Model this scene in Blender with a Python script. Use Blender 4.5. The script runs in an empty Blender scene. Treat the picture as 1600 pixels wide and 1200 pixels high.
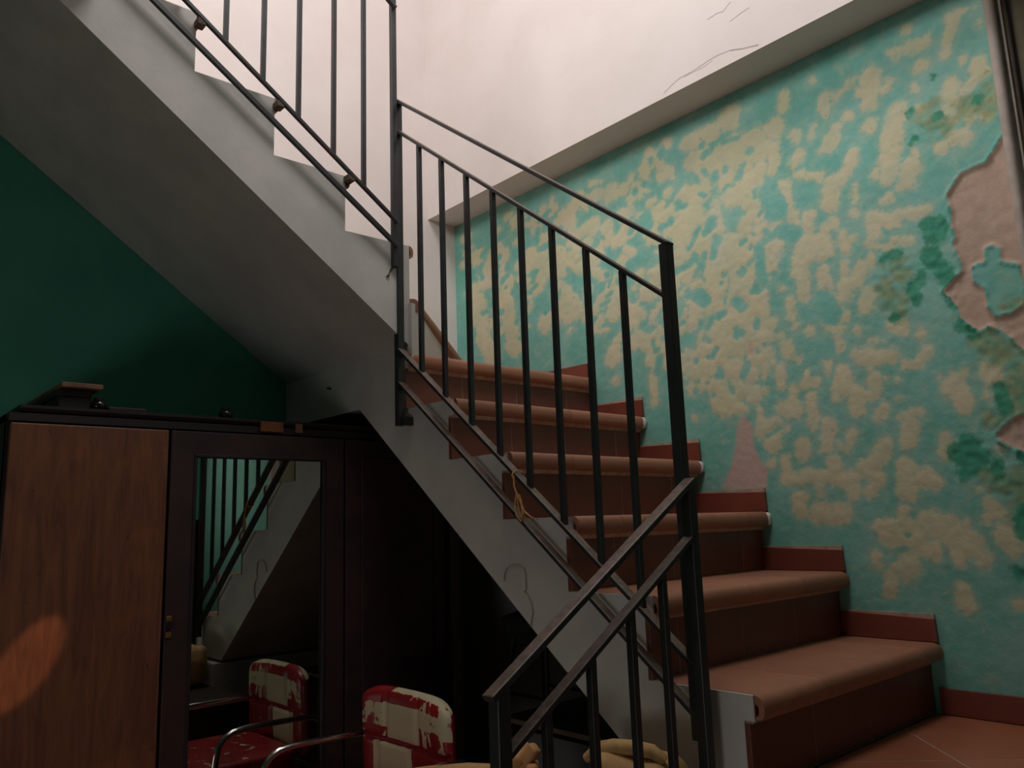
import bpy, bmesh, math, random
import numpy as np
from mathutils import Vector, Matrix

random.seed(11)
S = bpy.context.scene
COL = S.collection

# ------------------------------------------------------------------ camera
cam_data = bpy.data.cameras.new('camera')
cam_data.sensor_fit = 'HORIZONTAL'
cam_data.sensor_width = 36.0
cam_data.lens = 28.365
cam_data.clip_start = 0.02
cam = bpy.data.objects.new('camera', cam_data)
COL.objects.link(cam)
_R = (0.662221, 0.748549, -0.033747)
_U = (0.152748, -0.090766, 0.984088)
_B = (0.733575, -0.656838, -0.174446)
cam.matrix_world = Matrix(((_R[0], _U[0], _B[0], 1.92396),
                           (_R[1], _U[1], _B[1], -1.44046),
                           (_R[2], _U[2], _B[2], 0.51862),
                           (0, 0, 0, 1)))
S.camera = cam

# ------------------------------------------------------------------ world, lights, exposure
world = bpy.data.worlds.new('world')
S.world = world
world.use_nodes = True
world.node_tree.nodes['Background'].inputs[0].default_value = (0.60, 0.66, 0.72, 1)
world.node_tree.nodes['Background'].inputs[1].default_value = 0.05

S.view_settings.view_transform = 'Standard'
S.view_settings.look = 'None'
S.view_settings.exposure = 0.0
S.view_settings.gamma = 1.0
S.view_settings.use_curve_mapping = False


def area(name, loc, target, size, size_y, power, color, spread=180):
    l = bpy.data.lights.new(name, 'AREA')
    l.shape = 'RECTANGLE'
    l.size, l.size_y = size, size_y
    l.energy = power
    l.color = color
    l.spread = math.radians(spread)
    o = bpy.data.objects.new(name, l)
    COL.objects.link(o)
    o.location = loc
    o.rotation_euler = (Vector(target) - Vector(loc)).to_track_quat('-Z', 'Y').to_euler()
    return o


# daylight from the window of the upper landing, behind and above the upper flight
area('upper_window_light', (0.6, -2.4, 3.05), (-0.7, 0.6, 2.0), 1.4, 0.9, 44.0, (1.0, 0.945, 0.935))
# daylight in the head of the stairwell
area('stairwell_light', (0.95, -0.30, 3.6), (-0.5, 0.05, 1.5), 0.8, 0.8, 23.0, (1.0, 0.955, 0.945))
# unseen fill lights added to brighten the lower room and the entry wall
area('lower_fill_light', (1.1, -2.55, -0.20), (-0.2, 0.0, 0.5), 0.9, 0.6, 5.0, (1.0, 0.96, 0.93))
area('entry_wall_fill', (2.95, -0.4, 1.3), (2.65, 0.87, 0.95), 0.4, 0.5, 1.0, (1.0, 0.97, 0.93), 70)  # added to brighten the entry wall that the wardrobe mirror shows

# a slanting ray of low sun that falls on the wardrobe door
sl = bpy.data.lights.new('sun_ray', 'SPOT')
sl.energy = 150.0
sl.color = (1.0, 0.50, 0.25)
sl.spot_size = math.radians(5.0)
sl.spot_blend = 0.35
sl.shadow_soft_size = 0.01
so = bpy.data.objects.new('sun_ray', sl)
COL.objects.link(so)
_from, _to = Vector((2.3, -2.3, 1.0)), Vector((-0.45, -0.965, 0.225))
so.location = _from
_d = (_from - _to).normalized()
_long = Vector((0, 0.55, 0.83))
_y = (_long - _d * _long.dot(_d)).normalized()
_x = _y.cross(_d)
so.matrix_world = Matrix.Translation(_from) @ Matrix((_x, _y, _d)).transposed().to_4x4() @ Matrix.Diagonal((0.4, 1, 1, 1))

# ------------------------------------------------------------------ helpers
LOC = {}


class MB:
    """Collects simple shapes and links them as one mesh object."""

    def __init__(self):
        self.v, self.f = [], []

    def add(self, vs, fs):
        n = len(self.v)
        self.v += [tuple(p) for p in vs]
        self.f += [tuple(i + n for i in q) for q in fs]
        return self

    def box(self, x0, x1, y0, y1, z0, z1):
        vs = [(x, y, z) for x in (x0, x1) for y in (y0, y1) for z in (z0, z1)]
        return self.add(vs, [(0, 1, 3, 2), (4, 6, 7, 5), (0, 4, 5, 1), (2, 3, 7, 6), (0, 2, 6, 4), (1, 5, 7, 3)])

    def prism(self, poly, axis, a, b):
        """poly in the plane across axis: 'X' -> (y,z), 'Y' -> (x,z), 'Z' -> (x,y)"""
        def p3(q, t):
            return {'X': (t, q[0], q[1]), 'Y': (q[0], t, q[1]), 'Z': (q[0], q[1], t)}[axis]
        n = len(poly)
        vs = [p3(q, a) for q in poly] + [p3(q, b) for q in poly]
        fs = [tuple(range(n)), tuple(range(2 * n - 1, n - 1, -1))]
        fs += [(i, i + n, (i + 1) % n + n, (i + 1) % n) for i in range(n)]
        return self.add(vs, fs)

    def bar(self, p, q, w, h, up=(0, 0, 1)):
        """rectangular bar from p to q: w across, h along up"""
        p, q, up = Vector(p), Vector(q), Vector(up)
        d = (q - p).normalized()
        s = d.cross(up).normalized()
        u = s.cross(d).normalized()
        vs = []
        for e in (p, q):
            for a, b in ((-1, -1), (1, -1), (1, 1), (-1, 1)):
                vs.append(e + s * (a * w / 2) + u * (b * h / 2))
        return self.add(vs, [(0, 3, 2, 1), (4, 5, 6, 7), (0, 1, 5, 4), (1, 2, 6, 5), (2, 3, 7, 6), (3, 0, 4, 7)])

    def tube(self, path, r, n=8, closed=False):
        pts = [Vector(p) for p in path]
        m = len(pts)
        rings = []
        prev = None
        for i, p in enumerate(pts):
            if closed:
                d = (pts[(i + 1) % m] - pts[i - 1]).normalized()
            else:
                d = (pts[min(i + 1, m - 1)] - pts[max(i - 1, 0)]).normalized()
            if prev is None:
                a = Vector((0, 0, 1)) if abs(d.z) < 0.9 else Vector((1, 0, 0))
                s = d.cross(a).normalized()
            else:
                s = (prev - d * prev.dot(d)).normalized()
            prev = s
            u = d.cross(s)
            rr = r[i] if isinstance(r, (list, tuple)) else r
            rings.append([p + (s * math.cos(2 * math.pi * k / n) + u * math.sin(2 * math.pi * k / n)) * rr for k in range(n)])
        vs = [v for ring in rings for v in ring]
        fs = []
        for i in range(m if closed else m - 1):
            j = (i + 1) % m
            for k in range(n):
                l = (k + 1) % n
                fs.append((i * n + k, i * n + l, j * n + l, j * n + k))
        if not closed:
            fs.append(tuple(range(n - 1, -1, -1)))
            fs.append(tuple((m - 1) * n + k for k in range(n)))
        return self.add(vs, fs)

    def lathe(self, prof, c, n=20):
        """prof: (radius, z) from bottom to top about the vertical through c"""
        vs, fs = [], []
        m = len(prof)
        for r, z in prof:
            for k in range(n):
                a = 2 * math.pi * k / n
                vs.append((c[0] + r * math.cos(a), c[1] + r * math.sin(a), c[2] + z))
        for i in range(m - 1):
            for k in range(n):
                l = (k + 1) % n
                fs.append((i * n + k, i * n + l, (i + 1) * n + l, (i + 1) * n + k))
        fs.append(tuple(range(n - 1, -1, -1)))
        fs.append(tuple((m - 1) * n + k for k in range(n)))
        return self.add(vs, fs)

    def pillow(self, c, half, e=0.45, rot=None, nu=20, nv=12, wob=0.0, seed=0):
        """soft box: a superellipsoid about c, with a little slump when wob > 0"""
        rnd = random.Random(seed)
        ph = [rnd.uniform(0, 6.28) for _ in range(6)]
        sg = lambda t: math.copysign(abs(t) ** e, t)
        vs, fs = [], []
        for j in range(nv + 1):
            b = -math.pi / 2 + math.pi * j / nv
            for k in range(nu):
                a = 2 * math.pi * k / nu
                x, y, z = sg(math.cos(b)) * sg(math.cos(a)), sg(math.cos(b)) * sg(math.sin(a)), sg(math.sin(b))
                q = 1 + wob * (math.sin(5 * x + ph[0]) * math.sin(4 * y + ph[1]) + .7 * math.sin(6 * z + ph[2] + 3 * x))
                p = Vector((x * half[0] * q, y * half[1] * q, z * half[2] * q))
                if rot is not None:
                    p = rot @ p
                vs.append(Vector(c) + p)
        for j in range(nv):
            for k in range(nu):
                l = (k + 1) % nu
                fs.append((j * nu + k, j * nu + l, (j + 1) * nu + l, (j + 1) * nu + k))
        return self.add(vs, fs)

    def build(self, name, m, parent=None, bevel=0.0, smooth=False, segs=2):
        base = LOC.get(parent.name, Vector((0, 0, 0))) if parent else Vector((0, 0, 0))
        me = bpy.data.meshes.new(name)
        me.from_pydata([tuple(Vector(p) - base) for p in self.v], [], self.f)
        bm = bmesh.new()
        bm.from_mesh(me)
        bmesh.ops.remove_doubles(bm, verts=bm.verts, dist=1e-6)
        bmesh.ops.recalc_face_normals(bm, faces=bm.faces)
        if bevel > 0:
            ed = [e for e in bm.edges if len(e.link_faces) == 2 and e.calc_face_angle(0) > math.radians(35)]
            bmesh.ops.bevel(bm, geom=ed, offset=bevel, offset_type='OFFSET', segments=segs, profile=0.5, affect='EDGES', clamp_overlap=True)
        bm.to_mesh(me)
        bm.free()
        if smooth:
            me.polygons.foreach_set('use_smooth', [True] * len(me.polygons))
            try:
                me.set_sharp_from_angle(angle=math.radians(50))
            except Exception:
                pass
        me.materials.append(m)
        o = bpy.data.objects.new(name, me)
        COL.objects.link(o)
        if parent:
            o.parent = parent
            LOC[o.name] = base
        else:
            LOC[o.name] = Vector((0, 0, 0))
        return o


def thing(name, label, cat, loc, group=None):
    o = bpy.data.objects.new(name, None)
    o.empty_display_size = 0.05
    COL.objects.link(o)
    o.location = loc
    LOC[o.name] = Vector(loc)
    return tag(o, label, cat, group)


def tag(o, label, cat, group=None):
    o['label'] = label
    o['category'] = cat
    if group:
        o['group'] = group
    return o


def structure(o):
    o['kind'] = 'structure'
    return o


def lab(o, label):
    o['label'] = label
    return o


# ------------------------------------------------------------------ materials
class N:
    def __init__(self, name):
        self.m = bpy.data.materials.new(name)
        self.m.use_nodes = True
        self.t = self.m.node_tree
        self.b = self.t.nodes['Principled BSDF']
        self.co = self.t.nodes.new('ShaderNodeTexCoord')

    def n(self, typ, **kw):
        x = self.t.nodes.new(typ)
        for k, v in kw.items():
            setattr(x, k, v)
        return x

    def l(self, a, b):
        self.t.links.new(a, b)

    def put(self, sock, v):
        if hasattr(v, 'is_output'):
            self.l(v, sock)
        elif isinstance(v, (tuple, list)):
            sock.default_value = tuple(v) + ((1,) if len(v) == 3 else ())
        else:
            sock.default_value = v

    def noise(self, scale, detail=4, rough=0.6, vec=None, dist=0.0):
        x = self.n('ShaderNodeTexNoise')
        x.inputs['Scale'].default_value = scale
        x.inputs['Detail'].default_value = detail
        x.inputs['Roughness'].default_value = rough
        x.inputs['Distortion'].default_value = dist
        self.l(vec if vec is not None else self.co.outputs['Object'], x.inputs['Vector'])
        return x.outputs['Fac']

    def math(self, op, a, b=0.0, c=0.0):
        x = self.n('ShaderNodeMath', operation=op)
        self.put(x.inputs[0], a)
        self.put(x.inputs[1], b)
        self.put(x.inputs[2], c)
        return x.outputs[0]

    def ramp(self, v, lo, hi, a=0.0, b=1.0):
        x = self.n('ShaderNodeMapRange', interpolation_type='SMOOTHSTEP')
        self.put(x.inputs['Value'], v)
        for i, q in zip(('From Min', 'From Max', 'To Min', 'To Max'), (lo, hi, a, b)):
            x.inputs[i].default_value = q
        return x.outputs['Result']

    def mix(self, f, a, b):
        x = self.n('ShaderNodeMix', data_type='RGBA')
        self.put(x.inputs['Factor'], f)
        self.put(x.inputs[6], a)
        self.put(x.inputs[7], b)
        return x.outputs[2]

    def bump(self, h, strength=0.3, dist=0.01):
        x = self.n('ShaderNodeBump')
        x.inputs['Strength'].default_value = strength
        x.inputs['Distance'].default_value = dist
        self.l(h, x.inputs['Height'])
        self.l(x.outputs[0], self.b.inputs['Normal'])


def simple(name, c1, c2, scale=8, rough=0.6, metal=0.0, bump=0.0, lo=0.35, hi=0.65, bump_scale=60, spec=0.5):
    k = N(name)
    f = k.ramp(k.noise(scale), lo, hi)
    k.l(k.mix(f, c1, c2), k.b.inputs['Base Color'])
    k.b.inputs['Roughness'].default_value = rough
    k.b.inputs['Metallic'].default_value = metal
    k.b.inputs['Specular IOR Level'].default_value = spec
    if bump:
        k.bump(k.noise(bump_scale, 3), bump, 0.004)
    return k.m


def srgb(r, g, b):
    f = lambda c: (c / 255) / 12.92 if c <= 10 else ((c / 255 + .055) / 1.055) ** 2.4
    return (f(r), f(g), f(b))


M = {}
M['white'] = simple('white_plaster', srgb(226, 215, 211), srgb(231, 221, 218), 3, 0.85, bump=0.12, bump_scale=40)
M['stringer'] = simple('stair_side_paint', srgb(196, 193, 190), srgb(208, 205, 200), 5, 0.75, bump=0.15, bump_scale=35)
M['soffit'] = simple('underside_paint', srgb(176, 180, 174), srgb(190, 192, 186), 4, 0.85, bump=0.1)
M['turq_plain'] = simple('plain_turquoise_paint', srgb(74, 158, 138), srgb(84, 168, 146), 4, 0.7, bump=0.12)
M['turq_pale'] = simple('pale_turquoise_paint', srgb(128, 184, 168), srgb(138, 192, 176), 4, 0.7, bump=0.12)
M['dark_wall'] = simple('bare_wall', srgb(168, 172, 168), srgb(182, 184, 180), 5, 0.9, bump=0.2)
M['concrete'] = simple('concrete', srgb(150, 146, 138), srgb(165, 160, 152), 6, 0.9, bump=0.2)
M['grout'] = simple('mortar', srgb(168, 140, 122), srgb(190, 165, 148), 30, 0.9)


def terracotta(name, a, b, c, rough=0.55):
    k = N(name)
    f = k.ramp(k.noise(7, 5), 0.3, 0.7)
    col = k.mix(f, a, b)
    f2 = k.ramp(k.noise(45, 3), 0.55, 0.8, 0, 0.5)
    col = k.mix(f2, col, c)
    oi = k.n('ShaderNodeObjectInfo')
    dark = k.ramp(oi.outputs['Random'], 0, 1, 0.0, 0.22)
    col = k.mix(dark, col, (0.03, 0.012, 0.008))
    k.l(col, k.b.inputs['Base Color'])
    k.b.inputs['Roughness'].default_value = rough
    k.bump(k.noise(80, 3), 0.12, 0.003)
    return k.m


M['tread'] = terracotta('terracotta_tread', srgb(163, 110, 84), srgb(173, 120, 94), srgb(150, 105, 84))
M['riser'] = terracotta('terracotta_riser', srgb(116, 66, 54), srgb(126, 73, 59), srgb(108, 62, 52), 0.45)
M['skirt'] = terracotta('terracotta_skirting', srgb(128, 66, 53), srgb(136, 73, 58), srgb(118, 60, 50), 0.4)
M['floor_tile'] = terracotta('terracotta_floor', srgb(166, 98, 70), srgb(176, 110, 80), srgb(150, 90, 66), 0.45)


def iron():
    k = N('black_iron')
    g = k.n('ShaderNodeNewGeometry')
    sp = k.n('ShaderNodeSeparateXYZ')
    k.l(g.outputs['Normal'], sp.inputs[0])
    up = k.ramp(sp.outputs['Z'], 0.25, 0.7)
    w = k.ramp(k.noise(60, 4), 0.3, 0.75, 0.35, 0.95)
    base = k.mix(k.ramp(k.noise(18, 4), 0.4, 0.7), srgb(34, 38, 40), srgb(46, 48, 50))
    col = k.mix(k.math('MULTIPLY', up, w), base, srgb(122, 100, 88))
    k.l(col, k.b.inputs['Base Color'])
    k.b.inputs['Roughness'].default_value = 0.42
    k.bump(k.noise(120, 2), 0.1, 0.002)
    return k.m


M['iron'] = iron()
M['wood_dark'] = simple('dark_stained_wood', srgb(58, 38, 34), srgb(44, 30, 28), 9, 0.55, bump=0.1)
M['wood_black'] = simple('blackened_wood', srgb(34, 26, 25), srgb(26, 20, 20), 9, 0.6, bump=0.1)


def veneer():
    k = N('worn_lit_veneer')
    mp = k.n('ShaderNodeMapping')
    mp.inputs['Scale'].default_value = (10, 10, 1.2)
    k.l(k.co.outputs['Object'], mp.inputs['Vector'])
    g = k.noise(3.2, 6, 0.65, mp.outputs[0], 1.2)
    col = k.mix(k.ramp(g, 0.3, 0.7), srgb(92, 56, 40), srgb(122, 76, 50))  # worn browns, lightened to put the light the left door catches into the colour
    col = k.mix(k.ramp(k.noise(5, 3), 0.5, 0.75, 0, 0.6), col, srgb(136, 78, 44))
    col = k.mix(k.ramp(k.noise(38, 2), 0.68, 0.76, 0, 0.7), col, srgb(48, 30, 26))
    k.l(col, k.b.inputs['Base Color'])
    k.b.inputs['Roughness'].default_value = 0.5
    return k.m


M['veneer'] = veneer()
M['plank'] = simple('bare_board', srgb(128, 92, 66), srgb(100, 70, 52), 14, 0.7)
M['orange_wood'] = simple('orange_brown_wood', srgb(128, 74, 36), srgb(108, 60, 32), 20, 0.5)
M['chrome'] = simple('chrome_tube', (0.75, 0.74, 0.74), (0.62, 0.6, 0.6), 20, 0.16, 1.0)
M['brass'] = simple('old_brass', srgb(190, 150, 100), srgb(140, 105, 70), 40, 0.4, 0.8)
M['black_cloth'] = simple('black_cloth', srgb(22, 22, 23), srgb(14, 14, 15), 30, 0.8, bump=0.3)
M['black_metal'] = simple('black_metal', srgb(26, 26, 27), srgb(18, 18, 19), 30, 0.5)
M['glass_dark'] = simple('dark_glass', srgb(20, 20, 19), srgb(12, 12, 12), 10, 0.12, spec=0.8)
M['canvas'] = simple('tan_canvas', srgb(206, 168, 112), srgb(180, 140, 92), 22, 0.8, bump=0.4, bump_scale=45)
M['leather'] = simple('tan_leather', srgb(206, 158, 102), srgb(186, 136, 86), 14, 0.55, bump=0.25, bump_scale=50)
M['twine'] = simple('straw_twine', srgb(206, 156, 98), srgb(176, 126, 78), 80, 0.8)
M['cable'] = simple('painted_cable', srgb(186, 180, 172), srgb(172, 164, 154), 20, 0.7)
M['frame_wood'] = simple('grey_door_frame', srgb(176, 162, 152), srgb(190, 178, 168), 16, 0.7, bump=0.2)
M['door_wood'] = simple('olive_brown_door', srgb(116, 104, 78), srgb(128, 114, 88), 6, 0.6)
M['crack'] = simple('plaster_crack', srgb(168, 154, 148), srgb(180, 166, 160), 20, 0.95)
M['rust'] = simple('rusty_bracket', srgb(96, 80, 70), srgb(70, 58, 52), 30, 0.8)


def mirror():
    k = N('old_mirror')
    k.b.inputs['Metallic'].default_value = 1.0
    k.b.inputs['Roughness'].default_value = 0.015
    f = k.ramp(k.noise(4, 4), 0.4, 0.75)
    k.l(k.mix(f, (0.52, 0.56, 0.52), (0.44, 0.48, 0.44)), k.b.inputs['Base Color'])
    return k.m


M['mirror'] = mirror()


def vinyl():
    k = N('peeling_red_vinyl')
    mp = k.n('ShaderNodeMapping')
    mp.inputs['Scale'].default_value = (1.0, 1.0, 0.55)
    k.l(k.co.outputs['Object'], mp.inputs['Vector'])
    at = k.n('ShaderNodeAttribute', attribute_name='wear')
    nz = k.noise(24, 5, 0.62, mp.outputs[0], 0.6)
    s = k.math('ADD', at.outputs['Fac'], k.math('MULTIPLY', k.math('SUBTRACT', nz, 0.5), 2.6))
    f = k.ramp(s, 0.44, 0.52)
    red = k.mix(k.ramp(k.noise(9), 0.3, 0.7), srgb(164, 30, 34), srgb(134, 22, 30))
    k.l(k.mix(f, red, srgb(206, 194, 160)), k.b.inputs['Base Color'])
    k.l(k.ramp(f, 0, 1, 0.38, 0.75), k.b.inputs['Roughness'])
    k.bump(f, 0.35, -0.002)
    return k.m


M['vinyl'] = vinyl()

# ------------------------------------------------------------------ the setting
W = 0.868          # stair width: the turquoise wall stands at y = W
E = 1.035          # far wall at x = -E
HS = 1.97          # underside of the upper floor
LOW = -0.54        # lower floor
TOP = 4.4
XR, YL = 3.2, -2.7

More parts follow.
